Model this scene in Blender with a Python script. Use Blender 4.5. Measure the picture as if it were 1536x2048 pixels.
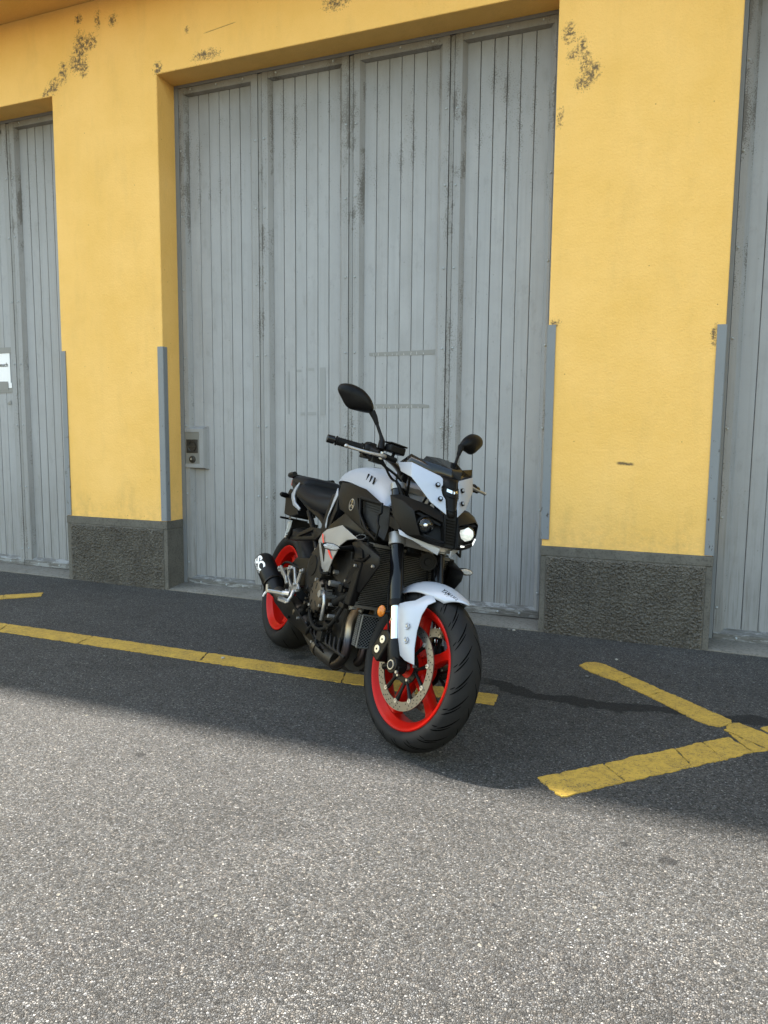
import bpy, bmesh, math, random
import numpy as np
from mathutils import Vector, Matrix, noise

for o in list(bpy.data.objects):
    bpy.data.objects.remove(o, do_unlink=True)
scene = bpy.context.scene
COL = scene.collection
rad = math.radians
random.seed(7)
RNG = np.random.default_rng(11)

# ------------------------------------------------------------------ camera
CAM_YAW, CAM_PITCH, CAM_ROLL = -0.373100, 0.107116, 0.009210
CAM_LOC = Vector((0.0, -4.2845, 1.1726))
cam_data = bpy.data.cameras.new('camera')
cam = bpy.data.objects.new('camera', cam_data)
COL.objects.link(cam)
fw = Vector((math.sin(CAM_YAW) * math.cos(CAM_PITCH), math.cos(CAM_YAW) * math.cos(CAM_PITCH), -math.sin(CAM_PITCH)))
rt = Vector((math.cos(CAM_YAW), -math.sin(CAM_YAW), 0))
up = rt.cross(fw)
r2 = rt * math.cos(CAM_ROLL) + up * math.sin(CAM_ROLL)
u2 = up * math.cos(CAM_ROLL) - rt * math.sin(CAM_ROLL)
M = Matrix((r2, u2, -fw)).transposed().to_4x4()
M.translation = CAM_LOC
cam.matrix_world = M
cam_data.sensor_fit = 'VERTICAL'
cam_data.sensor_height = 36.0
cam_data.sensor_width = 27.0
cam_data.lens = 25.448
cam_data.clip_start = 0.05
cam_data.clip_end = 400
scene.camera = cam
scene.cycles.max_bounces = 6
scene.cycles.diffuse_bounces = 3
scene.cycles.glossy_bounces = 3
scene.cycles.transparent_max_bounces = 6
scene.cycles.caustics_reflective = False
scene.cycles.caustics_refractive = False
scene.render.resolution_x, scene.render.resolution_y = 768, 1024

# ------------------------------------------------------------------ world, sun, exposure
SUN_EL, SUN_AZ = rad(62.0), rad(-84.0)      # azimuth measured from +y (behind the building) towards +x
world = bpy.data.worlds.new('World')
scene.world = world
world.use_nodes = True
wn = world.node_tree
wn.nodes.clear()
sky = wn.nodes.new('ShaderNodeTexSky')
sky.sky_type = 'NISHITA'
sky.sun_disc = False
sky.sun_elevation = SUN_EL
sky.sun_rotation = SUN_AZ
sky.air_density = 2.3
sky.dust_density = 1.2
sky.ozone_density = 0.3
bg = wn.nodes.new('ShaderNodeBackground')
bg.inputs['Strength'].default_value = 0.10
wo = wn.nodes.new('ShaderNodeOutputWorld')
wn.links.new(sky.outputs[0], bg.inputs[0])
wn.links.new(bg.outputs[0], wo.inputs[0])
sun_data = bpy.data.lights.new('sun', 'SUN')
sun_data.energy = 4.9
sun_data.angle = rad(0.8)
sun_data.color = (1.0, 0.945, 0.85)
sun = bpy.data.objects.new('sun', sun_data)
COL.objects.link(sun)
sdir = Vector((math.sin(SUN_AZ) * math.cos(SUN_EL), math.cos(SUN_AZ) * math.cos(SUN_EL), math.sin(SUN_EL)))
sun.rotation_euler = sdir.to_track_quat('Z', 'Y').to_euler()
sun.location = sdir * 30
vs = scene.view_settings
vs.view_transform = 'Standard'
vs.look = 'None'
vs.exposure = 2.2
vs.gamma = 1.0
vs.use_curve_mapping = False

# ------------------------------------------------------------------ node helpers
class NT:
    def __init__(self, mat):
        self.nt = mat.node_tree
        self.b = self.nt.nodes.get('Principled BSDF')
    def n(self, t, **kw):
        nd = self.nt.nodes.new(t)
        for k, v in kw.items():
            setattr(nd, k, v)
        return nd
    def l(self, a, b):
        self.nt.links.new(a, b)
    def coord(self, which='Object'):
        return self.n('ShaderNodeTexCoord').outputs[which]
    def pos(self):
        return self.n('ShaderNodeNewGeometry').outputs['Position']
    def mapping(self, src, scale=(1, 1, 1), loc=(0, 0, 0), rot=(0, 0, 0)):
        m = self.n('ShaderNodeMapping')
        m.inputs['Scale'].default_value = scale
        m.inputs['Location'].default_value = loc
        m.inputs['Rotation'].default_value = rot
        self.l(src, m.inputs['Vector'])
        return m.outputs[0]
    def noise(self, vec, scale, detail=4, rough=0.55, dist=0.0):
        t = self.n('ShaderNodeTexNoise')
        t.inputs['Scale'].default_value = scale
        t.inputs['Detail'].default_value = detail
        t.inputs['Roughness'].default_value = rough
        t.inputs['Distortion'].default_value = dist
        if vec is not None:
            self.l(vec, t.inputs['Vector'])
        return t.outputs[0]
    def voro(self, vec, scale, feature='F1', rnd=1.0):
        t = self.n('ShaderNodeTexVoronoi', feature=feature)
        t.inputs['Scale'].default_value = scale
        t.inputs['Randomness'].default_value = rnd
        if vec is not None:
            self.l(vec, t.inputs['Vector'])
        return t
    def ramp(self, fac, stops, interp='LINEAR'):
        r = self.n('ShaderNodeValToRGB')
        r.color_ramp.interpolation = interp
        els = r.color_ramp.elements
        while len(els) < len(stops):
            els.new(0.5)
        for e, (p, c) in zip(els, stops):
            e.position = p
            e.color = (c, c, c, 1) if isinstance(c, (int, float)) else (*c, 1)
        self.l(fac, r.inputs[0])
        return r.outputs[0]
    def lin(self, v, a, b, ya=0.0, yb=1.0):
        m = self.n('ShaderNodeMapRange')
        for i, q in ((1, a), (2, b), (3, ya), (4, yb)):
            m.inputs[i].default_value = q
        self.l(v, m.inputs[0])
        return m.outputs[0]
    def mix(self, fac, a, b, blend='MIX'):
        m = self.n('ShaderNodeMix', data_type='RGBA', blend_type=blend)
        for idx, v in ((0, fac), (6, a), (7, b)):
            if isinstance(v, (int, float)):
                m.inputs[idx].default_value = v if idx == 0 else (v, v, v, 1)
            elif isinstance(v, tuple):
                m.inputs[idx].default_value = (*v, 1)
            else:
                self.l(v, m.inputs[idx])
        return m.outputs[2]
    def math(self, op, a, b=0.0, c=None, clamp=False):
        m = self.n('ShaderNodeMath', operation=op, use_clamp=clamp)
        for i, v in enumerate((a, b) if c is None else (a, b, c)):
            if isinstance(v, (int, float)):
                m.inputs[i].default_value = v
            else:
                self.l(v, m.inputs[i])
        return m.outputs[0]
    def sep(self, v):
        s = self.n('ShaderNodeSeparateXYZ')
        self.l(v, s.inputs[0])
        return s.outputs
    def comb(self, x, y, z):
        s = self.n('ShaderNodeCombineXYZ')
        for i, v in enumerate((x, y, z)):
            if isinstance(v, (int, float)):
                s.inputs[i].default_value = v
            else:
                self.l(v, s.inputs[i])
        return s.outputs[0]
    def bump(self, height, strength=0.3, dist=0.01, normal=None):
        b = self.n('ShaderNodeBump')
        b.inputs['Strength'].default_value = strength
        b.inputs['Distance'].default_value = dist
        self.l(height, b.inputs['Height'])
        if normal is not None:
            self.l(normal, b.inputs['Normal'])
        self.l(b.outputs[0], self.b.inputs['Normal'])
        return b.outputs[0]
    def base(self, c):
        self.l(c, self.b.inputs['Base Color'])
    def rough(self, c):
        self.l(c, self.b.inputs['Roughness'])

def mat(name, color=(0.5, 0.5, 0.5), rough=0.6, metal=0.0, spec=0.5, coat=0.0, emit=None, estr=0.0):
    m = bpy.data.materials.new(name)
    m.use_nodes = True
    b = m.node_tree.nodes['Principled BSDF']
    b.inputs['Base Color'].default_value = (*color, 1)
    b.inputs['Roughness'].default_value = rough
    b.inputs['Metallic'].default_value = metal
    b.inputs['Specular IOR Level'].default_value = spec
    b.inputs['Coat Weight'].default_value = coat
    if emit:
        b.inputs['Emission Color'].default_value = (*emit, 1)
        b.inputs['Emission Strength'].default_value = estr
    return m

def grimy(m, scale=60, amount=0.35, tint=(0.10, 0.09, 0.08), bump=0.0, rough_var=0.2):
    """dust and wear over a plain material: broken colour, uneven gloss"""
    t = NT(m)
    c = tuple(t.b.inputs['Base Color'].default_value)[:3]
    r0 = t.b.inputs['Roughness'].default_value
    v = t.coord('Object')
    n1 = t.noise(v, scale * 0.2, 5, 0.65)
    n2 = t.noise(v, scale, 4, 0.7)
    f = t.math('MULTIPLY', t.ramp(n1, [(0.42, 0.0), (0.78, 1.0)]), amount)
    t.base(t.mix(f, c, tint))
    t.rough(t.math('ADD', t.math('MULTIPLY', n2, rough_var), r0 - rough_var * 0.45, clamp=True))
    if bump:
        t.bump(n2, bump, 0.001)
    return m

# ------------------------------------------------------------------ mesh helpers
def tag(o, label=None, cat=None, group=None, kind=None):
    if label: o['label'] = label
    if cat: o['category'] = cat
    if group: o['group'] = group
    if kind: o['kind'] = kind
    return o

def empty(name, loc=(0, 0, 0), rot=(0, 0, 0)):
    o = bpy.data.objects.new(name, None)
    o.empty_display_size = 0.1
    COL.objects.link(o)
    o.location = loc
    o.rotation_euler = rot
    return o

def mk(name, verts, faces, material, parent=None, smooth=None, recalc=True, bevel=None, solid=None, sub=0):
    me = bpy.data.meshes.new(name)
    me.from_pydata([tuple(map(float, v)) for v in verts], [], [tuple(map(int, f)) for f in faces])
    if recalc:
        bm = bmesh.new()
        bm.from_mesh(me)
        bmesh.ops.recalc_face_normals(bm, faces=bm.faces)
        bm.to_mesh(me)
        bm.free()
    me.update()
    if smooth is not None:
        me.polygons.foreach_set('use_smooth', [True] * len(me.polygons))
        me.set_sharp_from_angle(angle=rad(smooth))
    o = bpy.data.objects.new(name, me)
    COL.objects.link(o)
    if material: me.materials.append(material)
    if parent: o.parent = parent
    if solid:
        s = o.modifiers.new('solid', 'SOLIDIFY'); s.thickness = solid; s.offset = 0
    if sub:
        s = o.modifiers.new('sub', 'SUBSURF'); s.levels = sub; s.render_levels = sub
    if bevel:
        s = o.modifiers.new('bevel', 'BEVEL'); s.width = bevel; s.segments = 2; s.limit_method = 'ANGLE'; s.angle_limit = rad(30)
        s.harden_normals = False
    return o

class Geo:
    """collects shapes that belong to ONE part"""
    def __init__(self):
        self.v, self.f = [], []
    def add(self, v, f):
        k = len(self.v)
        self.v += [tuple(p) for p in v]
        self.f += [tuple(i + k for i in q) for q in f]
        return self
    def box(self, a, b):
        (x0, y0, z0), (x1, y1, z1) = a, b
        return self.add([(x0, y0, z0), (x1, y0, z0), (x1, y1, z0), (x0, y1, z0), (x0, y0, z1), (x1, y0, z1), (x1, y1, z1), (x0, y1, z1)],
                        [(0, 3, 2, 1), (4, 5, 6, 7), (0, 1, 5, 4), (1, 2, 6, 5), (2, 3, 7, 6), (3, 0, 4, 7)])
    def tube(self, pts, r, seg=12, cap=True):
        v, f = tube_geo(pts, r, seg, cap)
        return self.add(v, f)
    def cyl(self, a, b, r, r1=None, seg=16):
        return self.tube([a, b], [r, r if r1 is None else r1], seg)
    def prism(self, poly, d):
        v, f = prism_geo(poly, d)
        return self.add(v, f)
    def mapped(self, fn):
        self.v = [tuple(fn(Vector(p))) for p in self.v]
        return self
    def obj(self, name, material, parent=None, smooth=None, **k):
        return mk(name, self.v, self.f, material, parent, smooth, **k)

def tube_geo(pts, r, seg=12, cap=True):
    P = [Vector(p) for p in pts]
    n = len(P)
    R = list(r) if isinstance(r, (list, tuple)) else [r] * n
    T = []
    for i in range(n):
        a = P[max(i - 1, 0)]; b = P[min(i + 1, n - 1)]
        t = (b - a)
        if t.length < 1e-9: t = T[-1] if T else Vector((0, 0, 1))
        T.append(t.normalized())
    ref = Vector((0, 0, 1)) if abs(T[0].z) < 0.9 else Vector((1, 0, 0))
    N = (ref - T[0] * ref.dot(T[0])).normalized()
    v, f = [], []
    for i in range(n):
        N = (N - T[i] * N.dot(T[i])).normalized()
        Bn = T[i].cross(N)
        for k in range(seg):
            a = 2 * math.pi * k / seg
            v.append(P[i] + (N * math.cos(a) + Bn * math.sin(a)) * R[i])
    for i in range(n - 1):
        for k in range(seg):
            k2 = (k + 1) % seg
            f.append((i * seg + k, i * seg + k2, (i + 1) * seg + k2, (i + 1) * seg + k))
    if cap:
        f.append(tuple(range(seg))[::-1])
        f.append(tuple((n - 1) * seg + k for k in range(seg)))
    return v, f

def prism_geo(poly, d):
    n = len(poly)
    P = [Vector(p) for p in poly]
    D = Vector(d)
    v = P + [p + D for p in P]
    f = [tuple(range(n))[::-1], tuple(range(n, 2 * n))] + [(i, (i + 1) % n, n + (i + 1) % n, n + i) for i in range(n)]
    return v, f

def crom(pts, n=6, closed=False):
    """Catmull-Rom through points"""
    P = [Vector(p) for p in pts]
    out = []
    m = len(P)
    rng = range(m) if closed else range(m - 1)
    for i in rng:
        p0 = P[(i - 1) % m] if closed or i > 0 else P[0] * 2 - P[1]
        p1 = P[i]; p2 = P[(i + 1) % m]
        p3 = P[(i + 2) % m] if closed or i + 2 < m else P[-1] * 2 - P[-2]
        for k in range(n):
            t = k / n
            out.append(0.5 * ((2 * p1) + (p2 - p0) * t + (2 * p0 - 5 * p1 + 4 * p2 - p3) * t * t + (3 * p1 - p0 - 3 * p2 + p3) * t ** 3))
    if not closed: out.append(P[-1])
    return out

def lathe_geo(profile, seg, centre, axis='Y', closed=True):
    """profile: list of (radius, along-axis)"""
    v, f = [], []
    m = len(profile)
    c = Vector(centre)
    for k in range(seg):
        a = 2 * math.pi * k / seg
        for (r, y) in profile:
            v.append(c + Vector((r * math.cos(a), y, r * math.sin(a))))
    for k in range(seg):
        k2 = (k + 1) % seg
        for j in range(m if closed else m - 1):
            j2 = (j + 1) % m
            f.append((k * m + j, k * m + j2, k2 * m + j2, k2 * m + j))
    return v, f

def copy_to(src, parent=None, loc=None, mirror=None):
    c = src.copy()
    COL.objects.link(c)
    c.parent = parent
    if loc is not None: c.location = loc
    return c

# ------------------------------------------------------------------ materials of the place
GS = -0.006016            # the street falls a little to the right
def gz(x): return GS * x

def m_asphalt():
    m = mat('asphalt', (0.06, 0.06, 0.06), 0.9, spec=0.3)
    t = NT(m)
    p = t.pos()
    w = t.n('ShaderNodeVectorMath', operation='ADD')
    nw = t.n('ShaderNodeTexNoise'); nw.inputs['Scale'].default_value = 90; nw.inputs['Detail'].default_value = 2
    t.l(p, nw.inputs['Vector'])
    sc = t.n('ShaderNodeVectorMath', operation='SCALE'); sc.inputs['Scale'].default_value = 0.007
    t.l(nw.outputs[1], sc.inputs[0])
    t.l(p, w.inputs[0]); t.l(sc.outputs[0], w.inputs[1])
    wv = w.outputs[0]
    vo = t.voro(wv, 185)                       # stones about 6-9 mm
    voe = t.voro(wv, 185, 'DISTANCE_TO_EDGE')
    vo3 = t.voro(p, 34)                        # the few large chips
    cs = t.sep(vo.outputs['Color'])
    cs3 = t.sep(vo3.outputs['Color'])
    gr = t.noise(p, 420, 2, 0.6)
    stone = t.ramp(cs[0], [(0.0, 0.013), (0.22, 0.030), (0.55, 0.060), (0.85, 0.092), (0.96, 0.125), (1.0, 0.20)])
    grit = t.ramp(gr, [(0.25, 0.012), (0.5, 0.044), (0.75, 0.095)])
    body = t.mix(t.ramp(voe.outputs['Distance'], [(0.03, 0.0), (0.14, 1.0)]), grit, stone)
    body = t.mix(1.0, body, t.ramp(gr, [(0.3, 0.86), (0.7, 1.12)]), 'MULTIPLY')
    # warm and cool stones
    tint = t.ramp(cs[1], [(0.0, (1.09, 0.99, 0.89)), (0.5, (1.02, 0.995, 0.96)), (1.0, (0.97, 0.98, 1.01))])
    body = t.mix(1.0, body, tint, 'MULTIPLY')
    # large pale / ochre chips
    chip = t.math('MULTIPLY', t.ramp(cs3[0], [(0.972, 0.0), (0.978, 1.0)]), t.ramp(vo3.outputs['Distance'], [(0.14, 1.0), (0.20, 0.0)]))
    body = t.mix(chip, body, t.ramp(cs3[1], [(0.0, (0.17, 0.155, 0.11)), (0.6, (0.20, 0.19, 0.165)), (1.0, (0.05, 0.053, 0.056))]))
    # slow patches, traffic film, stains
    big = t.noise(p, 1.3, 5, 0.6)
    body = t.mix(1.0, body, t.ramp(big, [(0.3, 1.28), (0.7, 1.64)]), 'MULTIPLY')
    trk = t.noise(t.mapping(p, (0.35, 2.4, 1.0), rot=(0, 0, 0.12)), 1.0, 4, 0.6)
    body = t.mix(1.0, body, t.ramp(trk, [(0.35, 0.94), (0.65, 1.06)]), 'MULTIPLY')
    mid = t.noise(p, 9, 4, 0.65)
    body = t.mix(1.0, body, t.ramp(mid, [(0.3, 0.88), (0.68, 1.07)]), 'MULTIPLY')
    s = t.sep(p)
    # the old trickle across the bay (dry on the left, damp and dark on the right)
    wob = t.math('MULTIPLY', t.math('SUBTRACT', t.noise(p, 3.2, 3, 0.6), 0.5), 0.26)
    cy = t.math('ADD', t.math('ADD', t.math('MULTIPLY', t.math('SINE', t.math('MULTIPLY', s[0], 5.2)), 0.045), -1.05), wob)
    dist = t.math('ABSOLUTE', t.math('SUBTRACT', s[1], cy))
    wid = t.math('ADD', t.math('MULTIPLY', t.noise(p, 9, 5, 0.75), 0.115), -0.005)
    trick = t.ramp(t.math('SUBTRACT', wid, dist), [(0.0, 0.0), (0.010, 1.0)])
    along = t.ramp(t.math('MULTIPLY', t.math('ADD', s[0], 0.85), 1.0), [(0.0, 0.0), (0.12, 1.0)])
    trick = t.math('MULTIPLY', t.math('MULTIPLY', trick, along), 0.80)
    body = t.mix(trick, body, (0.012, 0.012, 0.013))
    # oil spots
    for (x, y, r) in ((-0.062, -2.183, 0.016), (0.053, -2.225, 0.026), (-1.732, -2.264, 0.02), (-1.75, -1.02, 0.05), (-1.55, -1.12, 0.035), (-0.35, -2.6, 0.012)):
        dx = t.math('MULTIPLY', t.math('SUBTRACT', s[0], x), 0.8); dy = t.math('SUBTRACT', s[1], y)
        d = t.math('SQRT', t.math('ADD', t.math('MULTIPLY', dx, dx), t.math('MULTIPLY', dy, dy)))
        d = t.math('ADD', d, t.math('MULTIPLY', t.math('SUBTRACT', mid, 0.5), r * 1.6))
        body = t.mix(t.math('MULTIPLY', t.ramp(d, [(r * 0.55, 1.0), (r, 0.0)]), 0.75), body, (0.014, 0.014, 0.015))
    t.base(body)
    hgt = t.math('ADD', t.math('MULTIPLY', t.ramp(voe.outputs['Distance'], [(0.0, 0.0), (0.22, 1.0)]), 0.7), t.math('MULTIPLY', gr, 0.4))
    hgt = t.math('ADD', hgt, t.math('MULTIPLY', cs[2], 0.5))
    t.bump(hgt, 1.0, 0.006)
    t.b.inputs['Roughness'].default_value = 0.85
    return m

MOULD = ((-4.02, 3.88, 0.055, 0.10), (-3.93, 3.90, 0.05, 0.05), (-4.06, 3.79, 0.06, 0.07), (-4.00, 3.74, 0.04, 0.06), (-4.19, 3.74, 0.035, 0.07),
                           (-4.28, 3.66, 0.05, 0.05), (-4.36, 3.62, 0.035, 0.03), (-3.73, 4.01, 0.035, 0.04), (-4.03, 4.07, 0.03, 0.03), (-3.86, 4.03, 0.02, 0.06),
                           (-3.36, 3.63, 0.035, 0.04), (-2.97, 3.65, 0.10, 0.03), (-2.02, 3.79, 0.08, 0.04), (-3.12, 3.83, 0.02, 0.02),
                           (-0.615, 3.36, 0.028, 0.055), (-0.60, 3.24, 0.02, 0.03), (-0.545, 3.28, 0.025, 0.05), (-0.525, 3.20, 0.03, 0.05), (-0.485, 3.14, 0.04, 0.05),
                           (-0.53, 3.09, 0.045, 0.035), (-0.655, 2.93, 0.02, 0.05), (-0.64, 1.81, 0.03, 0.02), (-3.33, 1.78, 0.02, 0.10), (0.20, 1.71, 0.02, 0.06))
def m_plaster():
    m = mat('yellow_plaster', (0.72, 0.46, 0.105), 0.85, spec=0.25)
    t = NT(m)
    p = t.pos()
    s = t.sep(p)
    n = t.noise(p, 2.2, 5, 0.6)
    c = t.mix(t.ramp(n, [(0.32, 0.0), (0.68, 1.0)]), (0.785, 0.475, 0.130), (0.855, 0.532, 0.170))
    stk = t.noise(t.mapping(p, (9, 9, 0.8)), 1.0, 4, 0.6)
    c = t.mix(t.math('MULTIPLY', t.ramp(stk, [(0.52, 0.0), (0.78, 1.0)]), 0.16), c, (0.62, 0.40, 0.13))
    fine = t.noise(p, 160, 3, 0.6)
    c = t.mix(t.ramp(fine, [(0.30, 0.5), (0.45, 0.0)]), c, (0.70, 0.40, 0.095))
    # greyish dirt low on the piers and around them
    low = t.ramp(s[2], [(0.50, 1.0), (0.95, 0.0)])
    dn = t.ramp(t.noise(t.mapping(p, (1, 1, 0.35)), 5, 6, 0.7), [(0.52, 0.0), (0.75, 1.0)])
    c = t.mix(t.math('MULTIPLY', t.math('ADD', t.math('MULTIPLY', low, 0.35), 0.16), dn), c, (0.34, 0.24, 0.09))
    # mould colonies near the eaves
    speck = t.voro(p, 95)
    grain = t.noise(p, 40, 6, 0.78)
    an = t.n('ShaderNodeAttribute'); an.attribute_name = 'mould'
    tot = an.outputs['Fac']
    blot = t.math('MULTIPLY', tot, t.ramp(grain, [(0.40, 0.0), (0.62, 1.0)]))
    dots = t.math('MULTIPLY', t.ramp(tot, [(0.05, 0.0), (0.4, 1.0)]), t.ramp(speck.outputs['Distance'], [(0.22, 1.0), (0.34, 0.0)]))
    sel = t.ramp(t.sep(speck.outputs['Color'])[0], [(0.5, 0.0), (0.55, 1.0)])
    dots = t.math('MULTIPLY', dots, sel)
    mould = t.math('MAXIMUM', t.ramp(blot, [(0.16, 0.0), (0.50, 0.88)]), t.math('MULTIPLY', dots, 0.8))
    c = t.mix(mould, c, (0.075, 0.062, 0.052))
    spl = t.math('MULTIPLY', t.ramp(s[2], [(0.53, 1.0), (0.72, 0.0)]), t.ramp(t.noise(p, 22, 5, 0.7), [(0.42, 0.0), (0.70, 1.0)]))
    c = t.mix(t.math('MULTIPLY', spl, 0.40), c, (0.36, 0.26, 0.11))
    # single dark flecks everywhere
    fl = t.voro(p, 14)
    flk = t.math('MULTIPLY', t.ramp(fl.outputs['Distance'], [(0.035, 1.0), (0.06, 0.0)]), t.ramp(t.sep(fl.outputs['Color'])[0], [(0.78, 0.0), (0.8, 1.0)]))
    c = t.mix(t.math('MULTIPLY', flk, 0.6), c, (0.12, 0.08, 0.03))
    # the scratch on the right pier and the crack on the lintel
    sx = t.ramp(t.math('ABSOLUTE', t.math('ADD', s[0], 0.225)), [(0.035, 1.0), (0.05, 0.0)])
    zc = t.math('ADD', s[2], t.math('ADD', t.math('MULTIPLY', s[0], 0.08), -1.002))
    sz = t.ramp(t.math('ABSOLUTE', t.math('ADD', zc, t.math('MULTIPLY', t.math('SUBTRACT', grain, 0.5), 0.02))), [(0.004, 1.0), (0.010, 0.0)])
    c = t.mix(t.math('MULTIPLY', t.math('MULTIPLY', sx, sz), 0.85), c, (0.07, 0.06, 0.045))
    kx = t.ramp(t.math('ABSOLUTE', t.math('ADD', s[0], 2.86)), [(0.10, 1.0), (0.13, 0.0)])
    kz = t.math('ADD', s[2], t.math('ADD', t.math('MULTIPLY', s[0], -0.10), -4.085))
    kz = t.ramp(t.math('ABSOLUTE', t.math('ADD', kz, t.math('MULTIPLY', t.math('SUBTRACT', fine, 0.5), 0.006))), [(0.0015, 1.0), (0.004, 0.0)])
    c = t.mix(t.math('MULTIPLY', t.math('MULTIPLY', kx, kz), 0.8), c, (0.07, 0.05, 0.03))
    t.base(c)
    h = t.math('ADD', t.math('MULTIPLY', t.noise(p, 75, 4, 0.6), 1.0), t.math('MULTIPLY', t.noise(p, 14, 3, 0.5), 1.2))
    t.bump(h, 0.32, 0.009)
    return m

def m_wood(name, base=(0.342, 0.348, 0.362), worn=0.0):
    """old grey-blue oil paint on boards"""
    m = mat(name, base, 0.6, spec=0.35)
    t = NT(m)
    p = t.pos()
    s = t.sep(p)
    oi = t.n('ShaderNodeObjectInfo').outputs['Random']
    off = t.comb(t.math('MULTIPLY', oi, 37.0), 0.0, t.math('MULTIPLY', oi, 91.0))
    vm = t.n('ShaderNodeVectorMath', operation='ADD')
    t.l(p, vm.inputs[0]); t.l(off, vm.inputs[1])
    q = vm.outputs[0]
    gr = t.noise(t.mapping(q, (85, 30, 3.2)), 1.0, 5, 0.65)
    bl = t.noise(q, 3.0, 5, 0.62)
    c = t.mix(t.ramp(bl, [(0.3, 0.0), (0.72, 1.0)]), tuple(x * 0.80 for x in base), tuple(min(1, x * 1.0) for x in base))
    c = t.mix(t.math('MULTIPLY', oi, 0.35), c, (base[0] * 0.88, base[1] * 0.92, base[2] * 0.95))
    # bare weathered grain towards the ground
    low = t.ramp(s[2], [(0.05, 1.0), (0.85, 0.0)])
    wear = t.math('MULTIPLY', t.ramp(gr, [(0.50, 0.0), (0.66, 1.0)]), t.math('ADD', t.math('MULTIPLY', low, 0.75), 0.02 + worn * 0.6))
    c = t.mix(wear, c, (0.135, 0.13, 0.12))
    gl = t.math('MULTIPLY', t.lin(s[2], 0.05, 1.25, 0.46, 0.0), t.ramp(t.noise(t.mapping(q, (5, 5, 1.4)), 1.0, 5, 0.65), [(0.25, 0.45), (0.7, 1.0)]))  # splash dirt plus shade of the reveal, painted in towards the ground
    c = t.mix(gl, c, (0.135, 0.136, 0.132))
    # smudges
    sm = t.noise(t.mapping(q, (1, 1, 0.5)), 16, 4, 0.7)
    c = t.mix(t.math('MULTIPLY', t.ramp(sm, [(0.56, 0.0), (0.74, 1.0)]), 0.34), c, (0.17, 0.17, 0.165))
    # fly specks and mould: they gather along the grooves and stiles below the lintel
    gx = t.sep(t.coord('Generated'))[0]
    edge = t.ramp(t.math('ABSOLUTE', t.math('SUBTRACT', gx, 0.5)), [(0.18, 0.50), (0.46, 1.0)])
    top = t.math('MULTIPLY', t.lin(s[2], 2.35, 2.95), t.ramp(t.math('SUBTRACT', 3.62, s[2]), [(0.06, 0.35), (0.28, 1.0)]))
    cl = t.ramp(t.noise(t.mapping(p, (1.0, 1.0, 0.42)), 7.0, 4, 0.72), [(0.42, 0.0), (0.66, 1.0)])
    dens = t.math('MULTIPLY', t.math('MULTIPLY', cl, edge), t.math('ADD', t.math('MULTIPLY', top, 0.9), worn * 4.2))
    sp = t.noise(p, 150, 3, 0.62)
    dirt = t.ramp(t.math('ADD', sp, t.math('MULTIPLY', dens, 0.31)), [(0.69, 0.0), (0.78, 0.74)])
    c = t.mix(dirt, c, (0.060, 0.052, 0.042))
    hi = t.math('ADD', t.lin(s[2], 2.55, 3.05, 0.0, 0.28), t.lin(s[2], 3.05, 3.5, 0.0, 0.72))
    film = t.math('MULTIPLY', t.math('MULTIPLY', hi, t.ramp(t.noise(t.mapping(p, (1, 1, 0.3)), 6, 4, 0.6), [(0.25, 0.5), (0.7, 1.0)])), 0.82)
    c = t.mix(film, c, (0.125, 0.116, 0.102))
    # rain streaks
    stk = t.noise(t.mapping(q, (34, 10, 0.9)), 1.0, 4, 0.65)
    c = t.mix(t.math('MULTIPLY', t.ramp(stk, [(0.50, 0.0), (0.74, 1.0)]), 0.30), c, (0.19, 0.188, 0.18))
    # rust weeping here and there
    ru = t.math('MULTIPLY', t.ramp(t.noise(t.mapping(p, (1, 1, 0.6)), 3.1, 5, 0.75), [(0.68, 0.0), (0.74, 1.0)]), 0.10 + worn * 1.6)
    c = t.mix(ru, c, (0.13, 0.085, 0.05))
    # lone dark flecks
    fl = t.voro(p, 22)
    flk = t.math('MULTIPLY', t.ramp(fl.outputs['Distance'], [(0.05, 1.0), (0.10, 0.0)]), t.ramp(t.sep(fl.outputs['Color'])[0], [(0.70, 0.0), (0.74, 1.0)]))
    c = t.mix(t.math('MULTIPLY', flk, 0.5), c, (0.10, 0.095, 0.085))
    t.base(c)
    h = t.math('ADD', t.math('MULTIPLY', gr, t.math('ADD', t.math('MULTIPLY', low, 0.9), 0.25)), t.math('MULTIPLY', sm, 0.3))
    t.bump(h, 0.16, 0.003)
    t.rough(t.ramp(bl, [(0.3, 0.5), (0.7, 0.66)]))
    return m

def m_steelpaint():
    m = mat('grey_steel_paint', (0.22, 0.25, 0.275), 0.5, spec=0.4)
    t = NT(m)
    p = t.pos()
    n = t.noise(p, 5, 5, 0.6)
    c = t.mix(n, (0.155, 0.17, 0.185), (0.195, 0.205, 0.22))
    ch = t.ramp(t.noise(p, 26, 4, 0.7), [(0.70, 0.0), (0.73, 1.0)])
    c = t.mix(t.math('MULTIPLY', ch, 0.75), c, (0.055, 0.05, 0.048))
    t.base(c)
    t.bump(t.noise(p, 60, 3, 0.5), 0.08, 0.002)
    return m

def m_guard():
    m = mat('guard_paint', (0.30, 0.335, 0.365), 0.5, spec=0.4)
    t = NT(m)
    p = t.pos()
    s = t.sep(p)
    n = t.noise(p, 6, 5, 0.6)
    c = t.mix(n, (0.165, 0.182, 0.20), (0.20, 0.217, 0.236))
    low = t.lin(s[2], 0.7, 1.5, 1.0, 0.15)
    ch = t.ramp(t.noise(t.mapping(p, (1, 1, 0.6)), 30, 4, 0.75), [(0.625, 0.0), (0.645, 1.0)])
    c = t.mix(t.math('MULTIPLY', ch, low), c, (0.045, 0.04, 0.038))
    t.base(c)
    return m

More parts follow.
